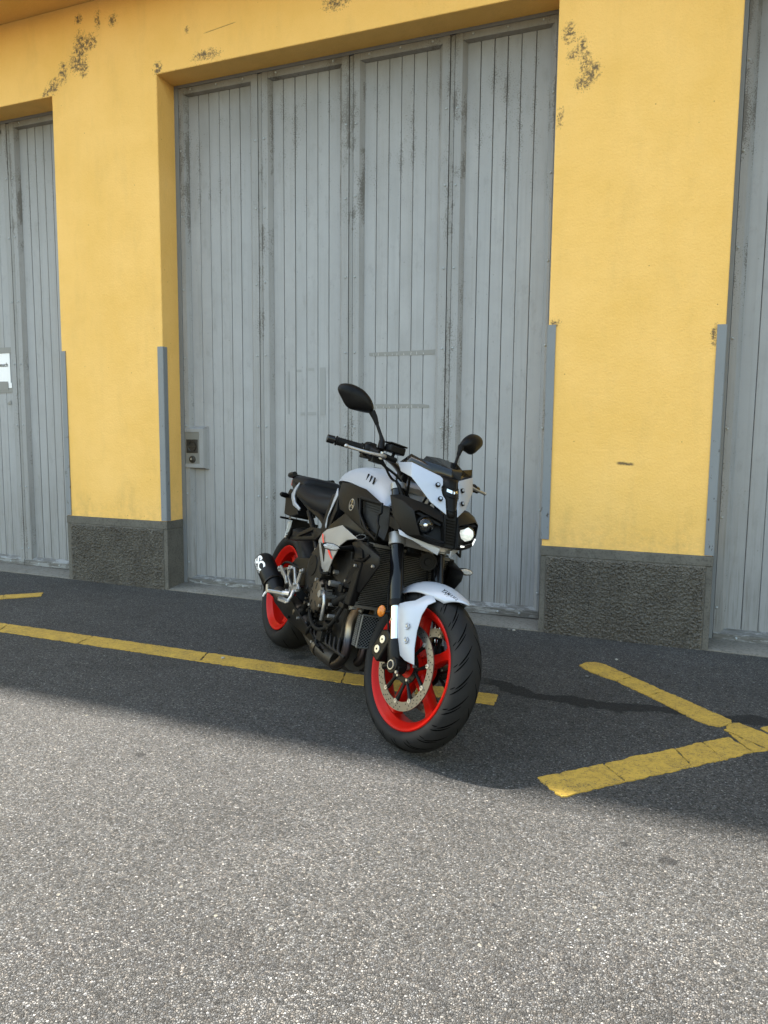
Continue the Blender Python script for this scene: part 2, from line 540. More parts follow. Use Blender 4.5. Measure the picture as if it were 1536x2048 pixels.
def m_concrete(name, a, b, scale=14, bump=0.35):
    m = mat(name, a, 0.9, spec=0.2)
    t = NT(m)
    p = t.pos()
    n = t.noise(p, scale * 0.3, 6, 0.65)
    n2 = t.noise(p, scale * 6, 4, 0.7)
    c = t.mix(t.ramp(n, [(0.3, 0.0), (0.7, 1.0)]), a, b)
    c = t.mix(t.ramp(n2, [(0.35, 0.6), (0.5, 0.0)]), c, tuple(x * 0.55 for x in a))
    st = t.ramp(t.noise(t.mapping(p, (3, 3, 0.7)), 4, 5, 0.7), [(0.55, 0.0), (0.75, 1.0)])
    c = t.mix(t.math('MULTIPLY', st, 0.5), c, (0.06, 0.055, 0.045))
    t.base(c)
    t.bump(t.math('ADD', n2, t.math('MULTIPLY', n, 0.6)), bump, 0.006)
    return m

def m_linepaint():
    m = mat('yellow_line_paint', (0.46, 0.30, 0.025), 0.75, spec=0.3)
    t = NT(m)
    p = t.pos()
    n = t.noise(p, 7, 5, 0.65)
    c = t.mix(t.ramp(n, [(0.3, 0.0), (0.7, 1.0)]), (0.42, 0.265, 0.048), (0.50, 0.322, 0.055))
    g = t.noise(p, 55, 5, 0.75)
    w = t.noise(p, 11, 5, 0.7)
    c = t.mix(t.math('MULTIPLY', t.ramp(w, [(0.48, 0.0), (0.72, 1.0)]), 0.45), c, (0.22, 0.15, 0.045))
    hole = t.math('MULTIPLY', t.ramp(t.noise(p, 130, 4, 0.7), [(0.55, 0.0), (0.62, 1.0)]), t.ramp(w, [(0.40, 0.0), (0.58, 1.0)]))
    c = t.mix(t.math('MULTIPLY', hole, 0.85), c, (0.055, 0.052, 0.047))
    c = t.mix(t.math('MULTIPLY', t.ramp(g, [(0.46, 0.0), (0.66, 1.0)]), 0.55), c, (0.16, 0.105, 0.03))
    v = t.voro(p, 150)
    c = t.mix(t.math('MULTIPLY', t.ramp(v.outputs['Distance'], [(0.18, 1.0), (0.4, 0.0)]), t.ramp(t.sep(v.outputs['Color'])[0], [(0.78, 0.0), (0.82, 0.8)])), c, (0.07, 0.06, 0.05))
    t.base(c)
    t.bump(t.math('ADD', g, t.math('MULTIPLY', v.outputs['Distance'], 0.7)), 0.5, 0.003)
    return m

M_ASPHALT = m_asphalt()
M_PLASTER = m_plaster()
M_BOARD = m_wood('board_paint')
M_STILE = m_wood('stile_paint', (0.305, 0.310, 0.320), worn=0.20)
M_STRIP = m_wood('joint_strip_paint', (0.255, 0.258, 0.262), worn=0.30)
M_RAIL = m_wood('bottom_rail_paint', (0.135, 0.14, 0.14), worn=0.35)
def m_peel():
    m = mat('peeling_rail_paint', (0.135, 0.14, 0.14), 0.75)
    t = NT(m)
    p = t.pos()
    n = t.noise(t.mapping(p, (7, 7, 40)), 1.0, 6, 0.75)
    g = t.noise(t.mapping(p, (14, 14, 120)), 1.0, 4, 0.6)
    c = t.mix(t.ramp(g, [(0.35, 0.0), (0.7, 1.0)]), (0.085, 0.082, 0.076), (0.15, 0.15, 0.148))
    c = t.mix(t.ramp(n, [(0.50, 0.0), (0.56, 1.0)]), c, (0.225, 0.232, 0.236))
    t.base(c)
    t.bump(t.math('ADD', n, g), 0.5, 0.004)
    return m
M_PEEL = m_peel()
M_STEEL = m_steelpaint()
M_GUARD = m_guard()
M_ROUGHCAST = m_concrete('roughcast', (0.088, 0.080, 0.070), (0.135, 0.125, 0.108), 18, 0.7)
M_CEMENT = m_concrete('cement_margin', (0.092, 0.087, 0.077), (0.150, 0.142, 0.125), 14, 0.3)
M_SILL = m_concrete('sill_concrete', (0.125, 0.115, 0.098), (0.19, 0.178, 0.158), 10, 0.35)
M_LINE = m_linepaint()
M_DARK = mat('dark_gap', (0.004, 0.004, 0.004), 0.9)
M_BOLT = mat('painted_bolt', (0.30, 0.33, 0.35), 0.45, spec=0.5)

# ------------------------------------------------------------------ ground
def ground():
    # finer grid near the picture so the surface is not a perfect plane
    xs = sorted(set([-40, -20, -12] + [round(-8 + 0.2 * i, 3) for i in range(66)] + [8, 14, 24, 40]))
    ys = sorted(set([-45, -25, -14, -9] + [round(-6 + 0.2 * i, 3) for i in range(34)] + [1.2, 4]))
    v, f = [], []
    for y in ys:
        for x in xs:
            z = gz(x)
            if -7.5 < x < 5 and -5.5 < y < 0.7:
                z += 0.0022 * (noise.noise(Vector((x * 0.9, y * 0.9, 3.3))) )* min(1, max(0, (-y + 0.1) * 2)) * min(1, max(0.15, abs(y + 1.3)))
            v.append((x, y, z))
    nx = len(xs)
    for j in range(len(ys) - 1):
        for i in range(nx - 1):
            f.append((j * nx + i, j * nx + i + 1, (j + 1) * nx + i + 1, (j + 1) * nx + i))
    o = mk('asphalt_ground', v, f, M_ASPHALT, smooth=60)
    tag(o, 'grey asphalt yard in front of the garage doors, half in sun', kind='structure')
    return o
ground()

def ragged(poly, step=0.02, amp=0.0035, seed=0):
    """resample an outline and wobble it as worn paint edges are"""
    P = [Vector((x, y, 0)) for x, y in poly]
    out = []
    for i in range(len(P)):
        a, b = P[i], P[(i + 1) % len(P)]
        n = max(1, int((b - a).length / step))
        nrm = Vector((-(b - a).y, (b - a).x, 0)).normalized()
        for k in range(n):
            p = a.lerp(b, k / n)
            w = noise.noise(Vector((p.x * 38 + seed, p.y * 38, 1.7))) + 0.8 * noise.noise(Vector((p.x * 95, p.y * 95 + seed, 7.7)))
            out.append(p + nrm * w * amp)
    return out

def paint_piece(poly, parent, seed=0, th=0.0018):
    P = ragged(poly, step=0.010, amp=0.0070, seed=seed)
    n = len(P)
    v = [(p.x, p.y, gz(p.x) + 0.0022 + th) for p in P] + [(p.x, p.y, gz(p.x) - 0.004) for p in P]
    bm = bmesh.new()
    bv = [bm.verts.new(q) for q in v]
    top = bm.faces.new(bv[:n])
    for i in range(n):
        bm.faces.new((bv[i], bv[n + i], bv[n + (i + 1) % n], bv[(i + 1) % n]))
    bmesh.ops.triangulate(bm, faces=[top])
    bmesh.ops.recalc_face_normals(bm, faces=bm.faces)
    me = bpy.data.meshes.new('line_piece')
    bm.to_mesh(me); bm.free()
    me.materials.append(M_LINE)
    o = bpy.data.objects.new('line_piece', me)
    COL.objects.link(o)
    o.parent = parent
    return o

def cracked_band(ctop, cbot, cuts, parent, gap=0.004, seed=0, skew=0.0):
    """band between two polylines (straight), split where it has cracked; cuts are (t_top, t_bot)"""
    T0, T1 = Vector((*ctop[0], 0)), Vector((*ctop[1], 0))
    B0, B1 = Vector((*cbot[0], 0)), Vector((*cbot[1], 0))
    cs = [(0.0, 0.0)] + cuts + [(1.0, 1.0)]
    L = (T1 - T0).length
    for i in range(len(cs) - 1):
        a, b = cs[i], cs[i + 1]
        ga = gap / L if i else 0
        gb = gap / L if i < len(cs) - 2 else 0
        t0, t1 = T0.lerp(T1, a[0] + ga), T0.lerp(T1, b[0] - gb)
        b0, b1 = B0.lerp(B1, a[1] + ga), B0.lerp(B1, b[1] - gb)
        paint_piece([(b0.x, b0.y), (b1.x, b1.y), (t1.x, t1.y), (t0.x, t0.y)], parent, seed=seed + i * 3.1)

ln = tag(empty('yellow_line'), 'long cracked yellow bay line running parallel to the garage', kind='structure')
xs0, xs1 = -7.0, -0.665
tt = lambda x: (x - xs0) / (xs1 - xs0)
cracked_band(((xs0, -1.187), (xs1, -1.148)), ((xs0, -1.337), (xs1 + 0.01, -1.278)),
             [(tt(-5.9), tt(-5.94)), (tt(-4.7), tt(-4.66)), (tt(-3.62), tt(-3.55)), (tt(-2.985), tt(-2.965)), (tt(-2.57), tt(-2.62)), (tt(-2.215), tt(-2.18)), (tt(-1.86), tt(-1.9)), (tt(-1.42), tt(-1.39)), (tt(-1.0), tt(-1.03))], ln, 0.0035, 1)
ln2 = tag(empty('yellow_line'), 'yellow cross stroke rising towards the right pier of the garage', kind='structure')
paint_piece([(-0.372, -0.560), (-0.352, -0.500), (-0.305, -0.472), (-0.255, -0.496), (-0.12, -0.63), (-0.18, -0.735), (-0.30, -0.655), (-0.352, -0.60)], ln2, 4)
paint_piece([(-0.177, -0.740), (-0.117, -0.634), (0.030, -0.785), (-0.035, -0.885)], ln2, 6)
paint_piece([(-0.033, -0.888), (0.033, -0.789), (0.300, -1.052), (0.292, -1.085), (0.262, -1.128), (0.235, -1.142), (0.195, -1.135), (0.150, -1.098)], ln2, 9)
ln3 = tag(empty('yellow_line'), 'yellow cross stroke nearest the viewer, its tip at the edge of the sun', kind='structure')
paint_piece([(-0.366, -1.878), (-0.272, -1.983), (-0.088, -1.792), (-0.168, -1.680)], ln3, 12)
paint_piece([(-0.164, -1.677), (-0.084, -1.789), (0.130, -1.577), (0.072, -1.441), (-0.051, -1.558)], ln3, 15)
paint_piece([(0.077, -1.437), (0.135, -1.573), (0.240, -1.468), (0.170, -1.338)], ln3, 18)
paint_piece([(0.173, -1.335), (0.243, -1.464), (0.345, -1.356), (0.272, -1.243)], ln3, 21)
ln4 = tag(empty('yellow_line'), 'yellow strokes leaving the picture at the right below the door', kind='structure')
paint_piece([(0.262, -1.168), (0.285, -1.095), (0.322, -1.066), (0.48, -1.20), (0.90, -1.62), (0.83, -1.73), (0.41, -1.305)], ln4, 24)
paint_piece([(0.275, -1.190), (0.402, -1.312), (0.372, -1.338), (0.351, -1.350), (0.300, -1.262)], ln4, 27)
paint_piece([(0.400, -1.090), (0.55, -0.94), (0.95, -0.55), (1.03, -0.63), (0.47, -1.19)], ln4, 31)
ln5 = tag(empty('yellow_line'), 'short yellow stroke end in front of the left door', kind='structure')
paint_piece([(-4.105, -0.452), (-4.03, -0.54), (-4.19, -0.705), (-4.285, -0.62)], ln5, 34)
paint_piece([(-4.287, -0.623), (-4.193, -0.709), (-4.60, -1.13), (-4.70, -1.05)], ln5, 37)

# ------------------------------------------------------------------ building
XA, XB, XC, XD = -4.303, -3.371, -0.675, 0.249
ZP, ZT, ZS = 0.527, 3.595, 4.167
OPEN_W = XC - XB
DEPTH = 0.185
EAVE_Y, EAVE_Z = -0.42, 4.52
building = tag(empty('garage_building', (0, 0, 0)), 'yellow plastered garage building with tall grey folding doors', 'building')

def facade():
    """rendered front wall: finely gridded so that stains can sit on it, rounded arrises at the openings"""
    g = Geo()
    piers = [(XA - OPEN_W - 0.93, XA - OPEN_W), (XA, XB), (XC, XD), (XD + OPEN_W, XD + OPEN_W + 0.93)]
    opens = [(XA - OPEN_W, XA), (XB, XC), (XD, XD + OPEN_W)]
    yb = 0.5
    z0 = ZP
    def quad(a, b, c, d): g.add([a, b, c, d], [(0, 1, 2, 3)])
    def sheet(x0, x1, za, zb, st=0.026):
        nx, nz = max(1, int((x1 - x0) / st)), max(1, int((zb - za) / st))
        v = [(x0 + (x1 - x0) * i / nx, 0, za + (zb - za) * j / nz) for j in range(nz + 1) for i in range(nx + 1)]
        g.add(v, [(j * (nx + 1) + i, j * (nx + 1) + i + 1, (j + 1) * (nx + 1) + i + 1, (j + 1) * (nx + 1) + i) for j in range(nz) for i in range(nx)])
    r = 0.006
    for k, (a, b) in enumerate(piers):
        sheet(a + r, b - r, z0, ZT + r, 0.026 if k in (1, 2) else 0.5)
        for pts in ([(a, yb), (a, r), (a + r * 0.3, r * 0.3), (a + r, 0)], [(b - r, 0), (b - r * 0.3, r * 0.3), (b, r), (b, yb)]):
            for i in range(len(pts) - 1):
                (x0, y0), (x1, y1) = pts[i], pts[i + 1]
                quad((x0, y0, z0), (x1, y1, z0), (x1, y1, ZT), (x0, y0, ZT))
        quad((a, 0, ZT), (a + r, 0, ZT), (a + r, 0, ZT + r), (a, 0, ZT + r)); quad((b - r, 0, ZT), (b, 0, ZT), (b, 0, ZT + r), (b - r, 0, ZT + r))
    for (a, b) in opens:
        quad((a, yb, ZT), (b, yb, ZT), (b, r, ZT), (a, r, ZT))
        quad((a, r, ZT), (b, r, ZT), (b, r * .3, ZT + r * .3), (a, r * .3, ZT + r * .3))
        quad((a, r * .3, ZT + r * .3), (b, r * .3, ZT + r * .3), (b, 0, ZT + r), (a, 0, ZT + r))
    xl, xr = piers[0][0], piers[-1][1]
    sheet(xl, -5.0, ZT + r, ZS, 0.3); sheet(-5.0, -0.2, ZT + r, ZS); sheet(-0.2, xr, ZT + r, ZS, 0.3)
    o = g.obj('wall', M_PLASTER, building, recalc=False)
    V = np.array(g.v)
    tot = np.zeros(len(V))
    for (x, z, rx, rz) in MOULD:
        tot = np.maximum(tot, np.clip(1.25 - np.hypot((V[:, 0] - x) / (rx * 1.35), (V[:, 2] - z) / (rz * 1.3)), 0, 1))
    tot[V[:, 1] > 0.0001] = 0.0
    at = o.data.attributes.new('mould', 'FLOAT', 'POINT')
    at.data.foreach_set('value', tot.astype(np.float32))
    return o
wall = facade()
# projecting eave with soffit, and the wall above it that the sun stands behind
e = Geo()
e.box((-30.0, -0.50, ZS + 0.002), (9.0, 0.6, 4.50))
e.obj('string_course', M_PLASTER, building)
u = Geo()
u.box((-30.0, 0.0, 4.50), (9.0, 8.0, 11.6))
u.obj('upper_wall', M_PLASTER, building)
u = Geo()
u.box((-30.0, -1.345, 11.6), (9.4, 8.5, 11.9))  # unseen overhang, its depth shaped to set the shadow edge on the yard
u.obj('shade_roof', M_SILL, building)
u = Geo()
u.box((-30.0, 0.5, -0.2), (9.0, 0.62, ZS))
u.obj('back_wall', M_DARK, building)
for a_, b_ in ((-30.0, XA - OPEN_W - 0.93), (XD + OPEN_W + 0.93, 9.0)):
    Geo().box((a_, 0.0, -0.2), (b_, 0.5, ZS)).obj('side_wall', M_PLASTER, building)

def roughcast(x0, x1):
    """coarse thrown-cement plinth: real relief, smooth cement margins and cap"""
    w = x1 - x0
    mg = 0.030
    zb = min(gz(x0), gz(x1)) - 0.03
    near = x0 > -5 and x0 < 0
    nx, nz = (280, 165) if near else (40, 24)
    xs = np.linspace(x0 + mg, x1 - mg, nx)
    zs = np.linspace(zb, ZP - 0.058, nz)
    v = []
    for z in zs:
        for x in xs:
            p = Vector((x * 62, 0, z * 62))
            pv = Vector((x * 125 + noise.noise(p) * 0.9, 0.3, z * 112 + noise.noise(p + Vector((5, 5, 5))) * 0.9))
            n = (0.55 - noise.voronoi(pv)[0][0]) * 1.5 + noise.noise(p * 1.1) * 0.40 + noise.noise(p * 4.3) * 0.16
            edge = min(1.0, (x - xs[0]) / 0.012, (xs[-1] - x) / 0.012, (zs[-1] - z) / 0.012)
            v.append((x + noise.noise(p + Vector((9, 0, 0))) * 0.004 * max(edge, 0), -0.003 - (max(n, -0.4) + 0.4) * 0.0115 * max(edge, 0), z + noise.noise(p + Vector((0, 0, 9))) * 0.004 * max(edge, 0)))
    f = [(j * nx + i, j * nx + i + 1, (j + 1) * nx + i + 1, (j + 1) * nx + i) for j in range(nz - 1) for i in range(nx - 1)]
    pl = mk('plinth', v, f, M_ROUGHCAST, building, smooth=60, recalc=False)
    pl['label'] = 'dark roughcast base of a pier'
    # cement body, margins and cap
    g = Geo()
    yb = 0.45
    g.box((x0 - 0.004, -0.002, zb), (x0 + mg, yb, ZP - 0.0585))
    g.box((x1 - mg, -0.002, zb), (x1 + 0.004, yb, ZP - 0.0585))
    g.box((x0 + mg + 0.0005, 0.0005, zb), (x1 - mg - 0.0005, yb - 0.01, ZP - 0.0585))
    g.box((x0 - 0.006, -0.006, ZP - 0.058), (x1 + 0.006, yb, ZP - 0.0015))
    b = g.obj('cement_margin', M_CEMENT, pl, bevel=0.004)
    return pl
for a, b in ((XA, XB), (XC, XD), (XA - OPEN_W - 0.93, XA - OPEN_W), (XD + OPEN_W, XD + OPEN_W + 0.93)):
    roughcast(a, b)

def corner_guard(x, side, z0, z1):
    """steel angle on a pier arris; side +1: the opening lies to the right"""
    lf, lr, th = 0.042, 0.040, 0.006
    s = side
    # L section: front leg lies on the face, the other on the reveal
    pts = [(x - s * lf, -0.0065), (x + s * 0.0065 - s * 0.004, -0.0065), (x + s * 0.0065, -0.0025), (x + s * 0.0065, lr), (x + s * 0.0008, lr), (x + s * 0.0008, -0.0008), (x - s * lf, -0.0008)]
    g = Geo().prism([(a, b, z0) for a, b in pts], (0, 0, z1 - z0))
    return g.obj('corner_guard', M_GUARD, building)
corner_guard(XB, 1, 0.530, 1.775)
corner_guard(XC, -1, 0.566, 1.802)
corner_guard(XD, 1, 0.530, 1.765)
corner_guard(XA, -1, 0.530, 1.772)

# ---- doors
FR = 0.033           # visible steel angle round the opening
SY, PY = 0.188, 0.219
# offsets measured from the left side of an opening
LEAF_PANEL = [(0.0966, [0.1813, 0.2670, 0.3513, 0.4359, 0.5183], 0.6026),
              (0.7773, [0.8570, 0.9454, 1.0305, 1.1145, 1.1967], 1.2787),
              (1.4527, [1.5359, 1.6195, 1.7017, 1.7842, 1.8677], 1.9512),
              (2.1259, [2.2089, 2.2906, 2.3724, 2.4526, 2.5393], 2.6221)]
LEAF_EDGE = [(0.0355, 0.6763), (0.6800, 1.3517), (1.3557, 2.0237), (2.0277, 2.6610)]
ZB0, ZD1 = 0.030, ZT - 0.022
rail_b, rail_t = 0.045, 0.062
bolt_me = None
def bolt_mesh(r=0.0075, h=0.006):
    prof = [(0.0, -h), (r * 0.55, -h * 0.86), (r * 0.9, -h * 0.45), (r, 0.0)]
    v, f = lathe_geo(prof, 10, (0, 0, 0), closed=False)
    me = bpy.data.meshes.new('bolt')
    me.from_pydata([tuple(p) for p in v], [], f)
    me.polygons.foreach_set('use_smooth', [True] * len(me.polygons))
    me.materials.append(M_BOLT)
    return me
BOLT = bolt_mesh()
def bolt(parent, x, y, z):
    o = bpy.data.objects.new('bolt', BOLT)
    COL.objects.link(o); o.parent = parent
    o.location = (x, y, z)
    return o

def bevelled_bar(g, x0, x1, z0, z1, inner, y_front=SY, bw=0.020):
    """stile with one sloping inner edge; inner = 'l','r' or '' (which side faces a panel)"""
    prof = [(x0, y_front), (x1, y_front)]
    if inner == 'r': prof = [(x0, y_front), (x1 - bw, y_front), (x1, PY - 0.003), (x1, PY + 0.02), (x0, PY + 0.02)]
    elif inner == 'l': prof = [(x0 + bw, y_front), (x1, y_front), (x1, PY + 0.02), (x0, PY + 0.02), (x0, PY - 0.003)]
    elif inner == 'lr': prof = [(x0 + bw, y_front), (x1 - bw, y_front), (x1, PY - 0.003), (x1, PY + 0.02), (x0, PY + 0.02), (x0, PY - 0.003)]
    else: prof = [(x0, y_front), (x1, y_front), (x1, PY + 0.02), (x0, PY + 0.02)]
    g.prism([(a, b, z0) for a, b in prof], (0, 0, z1 - z0))

def garage_door(x0, label, lockbox, leaves=(0, 1, 2, 3)):
    d = empty('garage_door')
    d.parent = building
    d['label'] = label
    zb = gz(x0 + 1.3) + ZB0
    # steel angle frame
    g = Geo()
    g.box((x0 - 0.01, DEPTH, -0.05), (x0 + FR, DEPTH + 0.05, ZT + 0.02))
    g.box((x0 + OPEN_W - FR, DEPTH, -0.05), (x0 + OPEN_W + 0.01, DEPTH + 0.05, ZT + 0.02))
    g.box((x0 + FR, DEPTH + 0.0005, ZT - 0.020), (x0 + OPEN_W - FR, DEPTH + 0.05, ZT + 0.02))
    g.obj('door_frame', M_STEEL, d, bevel=0.002)
    ztop = ZD1 - 0.052
    zlo = zb + rail_b + 0.02
    for li in leaves:
        a, cuts, b = LEAF_PANEL[li]
        e0, e1 = LEAF_EDGE[li]
        edges = [a - 0.012] + cuts + [b + 0.008]
        # boards
        for k in range(len(edges) - 1):
            w = random.choice((0.0010, 0.0014, 0.0018, 0.0026))
            xa, xb = x0 + edges[k] + w, x0 + edges[k + 1] - w
            yj = PY + random.uniform(-0.0007, 0.0007)
            c = 0.0025
            prof = [(xa, yj + 0.012), (xa, yj + c), (xa + c, yj), (xb - c, yj), (xb, yj + c), (xb, yj + 0.012)]
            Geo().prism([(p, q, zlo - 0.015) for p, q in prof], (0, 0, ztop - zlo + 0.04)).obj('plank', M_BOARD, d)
        # stiles
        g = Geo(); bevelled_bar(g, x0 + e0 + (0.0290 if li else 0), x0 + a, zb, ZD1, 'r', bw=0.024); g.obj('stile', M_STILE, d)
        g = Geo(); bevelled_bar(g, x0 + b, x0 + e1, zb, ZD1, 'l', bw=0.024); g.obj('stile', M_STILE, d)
        # rails: top bevelled, bottom splashboard
        prof = [(SY + 0.001, ZD1), (SY + 0.001, ztop + 0.010), (PY - 0.004, ztop), (PY + 0.02, ztop), (PY + 0.02, ZD1)]
        Geo().prism([(x0 + a - 0.022, y, z) for y, z in prof], (b - a + 0.046, 0, 0)).obj('top_rail', M_STILE, d)
        prof = [(SY - 0.004, zb - 0.006), (SY - 0.004, zb + rail_b - 0.008), (PY - 0.006, zb + rail_b + 0.016), (PY + 0.02, zb + rail_b + 0.016), (PY + 0.02, zb - 0.006)]
        Geo().prism([(x0 + e0 + 0.002, y, z) for y, z in prof], (e1 - e0 - 0.004, 0, 0)).obj('bottom_rail', M_PEEL, d)
        # astragal strip over each joint
        if li > 0:
            Geo().box((x0 + e0 + 0.0010, SY + 0.0010, zb + 0.005), (x0 + e0 + 0.0265, SY + 0.030, ZD1 - 0.004)).obj('joint_strip', M_STRIP, d, bevel=0.0015)
        # a dark slit behind the boards
        # bolts
        for xx in ((x0 + e0 + (0.045 if li else 0.012)), (x0 + e1 - (0.018 if li < 3 else 0.012))):
            for z in (0.20, 0.72, 1.22, 1.71, 2.20, 2.70, 3.15):
                bolt(d, xx, SY, z + random.uniform(-0.006, 0.006))
        for xx in (x0 + a + 0.04, x0 + (a + b) / 2, x0 + b - 0.04):
            bolt(d, xx, SY + 0.001, ZD1 - 0.015)
        for xx in (x0 + a + 0.06, x0 + (a + b) / 2 + 0.03, x0 + b - 0.08):
            bolt(d, xx, SY - 0.004, zb + 0.016)
    Geo().box((x0 + FR, PY + 0.013, -0.05), (x0 + OPEN_W - FR, PY + 0.03, ZT)).obj('backing', M_DARK, d)
    return d
door_l = garage_door(XA - OPEN_W, 'grey folding door at the far left with a taped paper', False)
door_m = garage_door(XB, 'grey four leaf folding door behind the motorcycle', True)
door_r = garage_door(XD, 'grey folding door at the right edge', False)

# sills
for i, x0 in enumerate((XA - OPEN_W, XB, XD)):
    g = Geo()
    n = 24
    prof_y = [-0.004, 0.0, 0.02, 0.19, 0.24]
    prof_z = [-0.05, 0.005, 0.012, 0.026, 0.026]
    v, f = [], []
    for k in range(n + 1):
        x = x0 - 0.004 + (OPEN_W + 0.008) * k / n
        for y, z in zip(prof_y, prof_z):
            w = noise.noise(Vector((x * 7, y * 9, 5))) * 0.004
            v.append((x, y + (w if y < 0.03 else 0), gz(x) + z + (w * 0.7 if z > 0 else 0)))
    m = len(prof_y)
    for k in range(n):
        for j in range(m - 1):
            f.append((k * m + j, (k + 1) * m + j, (k + 1) * m + j + 1, k * m + j + 1))
    o = mk('sill', v, f, M_SILL, building, smooth=40)

# lock box on the main door
lb = empty('lock_box'); lb.parent = door_m
def fr(pts, y0, y1, name, material, **k):
    return Geo().prism([(x, y1, z) for x, z in pts], (0, y0 - y1, 0)).obj(name, material, lb, **k)
lx0, lx1, lz0, lz1 = -3.331, -3.205, 0.943, 1.176
fr([(lx0, lz0), (lx1, lz0), (lx1, lz1), (lx0, lz1)], SY - 0.006, PY + 0.01, 'lock_plate', mat('lock_plate_grey', (0.17, 0.168, 0.155), 0.5, spec=0.3), bevel=0.001)
g = Geo()
bw = 0.036
yo, yi, yb_ = SY - 0.008, SY - 0.008, PY
# three bevelled frame strips (top, right, bottom), mitred
def strip(a, b, c, d_):
    """outer a-b, inner d-c; slopes back on the outer side"""
    return [(a[0], yb_, a[1]), (b[0], yb_, b[1]), (c[0], yo, c[1]), (d_[0], yo, d_[1])]
iz0, iz1, ix1 = lz0, lz1, lx1
oz0, oz1, ox1 = lz0 - 0.042, lz1 + 0.040, lx1 + 0.058
mz0, mz1, mx1 = lz0 - 0.028, lz1 + 0.024, lx1 + 0.034
for nm, inner, mid, outer in (('lock_frame', ((lx0, iz1), (ix1, iz1)), ((lx0, mz1), (mx1, mz1)), ((lx0 + 0.02, oz1), (ox1, oz1))),
                              ('lock_frame', ((ix1, iz1), (ix1, iz0)), ((mx1, mz1), (mx1, mz0)), ((ox1, oz1), (ox1, oz0))),
                              ('lock_frame', ((ix1, iz0), (lx0, iz0)), ((mx1, mz0), (lx0, mz0)), ((ox1, oz0), (lx0 + 0.04, oz0)))):
    yf = SY - 0.010
    v = [(inner[0][0], yf, inner[0][1]), (inner[1][0], yf, inner[1][1]), (mid[1][0], yf, mid[1][1]), (mid[0][0], yf, mid[0][1]),
         (outer[1][0], PY - 0.002, outer[1][1]), (outer[0][0], PY - 0.002, outer[0][1]),
         (inner[0][0], PY + 0.01, inner[0][1]), (inner[1][0], PY + 0.01, inner[1][1]), (outer[1][0], PY + 0.01, outer[1][1]), (outer[0][0], PY + 0.01, outer[0][1])]
    c = Vector((0, 0, 0))
    for q in v: c += Vector(q)
    c /= len(v)
    v = [tuple(Vector(q).lerp(c, 0.006)) for q in v]
    mk('lock_frame', v, [(0, 1, 2, 3), (3, 2, 4, 5), (0, 6, 7, 1), (5, 4, 8, 9), (6, 9, 8, 7), (0, 3, 5, 9, 6), (1, 7, 8, 4, 2)], M_STILE, lb)
M_BLKPL = mat('black_lock', (0.012, 0.012, 0.012), 0.4)
hb = Geo().box((-3.321, SY - 0.0085, 1.022), (-3.2215, SY - 0.002, 1.121)).obj('lock_recess', M_BLKPL, lb, bevel=0.001)
v, f = lathe_geo([(0.030, -0.002), (0.037, -0.004), (0.037, 0.0), (0.030, 0.0)], 28, (-3.270, SY - 0.009, 1.070))
mk('lock_ring', v, f, mat('lock_ring_dark', (0.03, 0.03, 0.03), 0.35, metal=0.6), lb, smooth=40)
Geo().box((-3.304, SY - 0.0125, 1.068), (-3.236, SY - 0.0088, 1.074)).obj('lock_handle', mat('lock_handle', (0.06, 0.06, 0.058), 0.35, metal=0.7), lb, bevel=0.001)
v, f = lathe_geo([(0.0, -0.012), (0.012, -0.012), (0.014, -0.008), (0.026, -0.006), (0.027, 0.0), (0.0, 0.0)], 24, (-3.269, SY - 0.006, 0.975))
mk('lock_cylinder', v, f, M_BLKPL, lb, smooth=40)
v, f = lathe_geo([(0.0, -0.0155), (0.008, -0.0155), (0.009, -0.012), (0.0, -0.012)], 16, (-3.272, SY - 0.006, 0.978))
mk('key_core', v, f, mat('key_core', (0.35, 0.35, 0.34), 0.4, metal=0.8), lb, smooth=40)

# ---- tape, ghost marks, paper
M_TAPE = mat('silver_tape', (0.205, 0.207, 0.205), 0.55)
M_CREASE = mat('tape_crease', (0.62, 0.63, 0.63), 0.4)
t = NT(M_TAPE); t.bump(t.noise(t.mapping(t.pos(), (60, 60, 20)), 4.0, 4, 0.6), 0.35, 0.002)
def tape(pts, label, y=PY - 0.0012, wr=0.0004, parent=None, name='tape_strip', material=None):
    """thin wrinkled strip from a list of (x, z_low, z_high)"""
    v, f = [], []
    seg = []
    for i in range(len(pts) - 1):
        a, b = pts[i], pts[i + 1]
        n = max(2, int(abs(b[0] - a[0]) / 0.006))
        for k in range(n):
            u_ = k / n
            seg.append([a[j] + (b[j] - a[j]) * u_ for j in range(3)])
    seg.append(list(pts[-1]))
    for (x, z0, z1) in seg:
        w = noise.noise(Vector((x * 90, 2, z0))) * wr + abs(noise.noise(Vector((x * 33, 5, z1)))) * wr
        dz = noise.noise(Vector((x * 60, 8, 1))) * 0.0012
        v += [(x, y - w, z0 + dz), (x, y - w - 0.0006, z1 + dz)]
    f = [(2 * i, 2 * i + 2, 2 * i + 3, 2 * i + 1) for i in range(len(seg) - 1)]
    o = mk(name, v, f, material or M_TAPE, parent, smooth=None, recalc=False, solid=0.0003)
    if label:
        tag(o, label, 'tape', 'tape strips on the doors')
        rr_ = random.Random(int(pts[0][1] * 1000))
        x = pts[0][0] + 0.03
        while x < pts[-1][0] - 0.05:
            zl = pts[1][1] + 0.0015
            w = rr_.uniform(0.0008, 0.0016); hh = rr_.uniform(0.010, 0.022); sl = rr_.uniform(-0.004, 0.004)
            mk('crease', [(x - w, y - 0.0019, zl), (x + w, y - 0.0019, zl), (x + sl + w * 0.4, y - 0.0023, zl + hh), (x + sl - w * 0.4, y - 0.0023, zl + hh)], [(0, 1, 2, 3)], M_CREASE, o, recalc=False)
            x += rr_.uniform(0.034, 0.052)
    return o
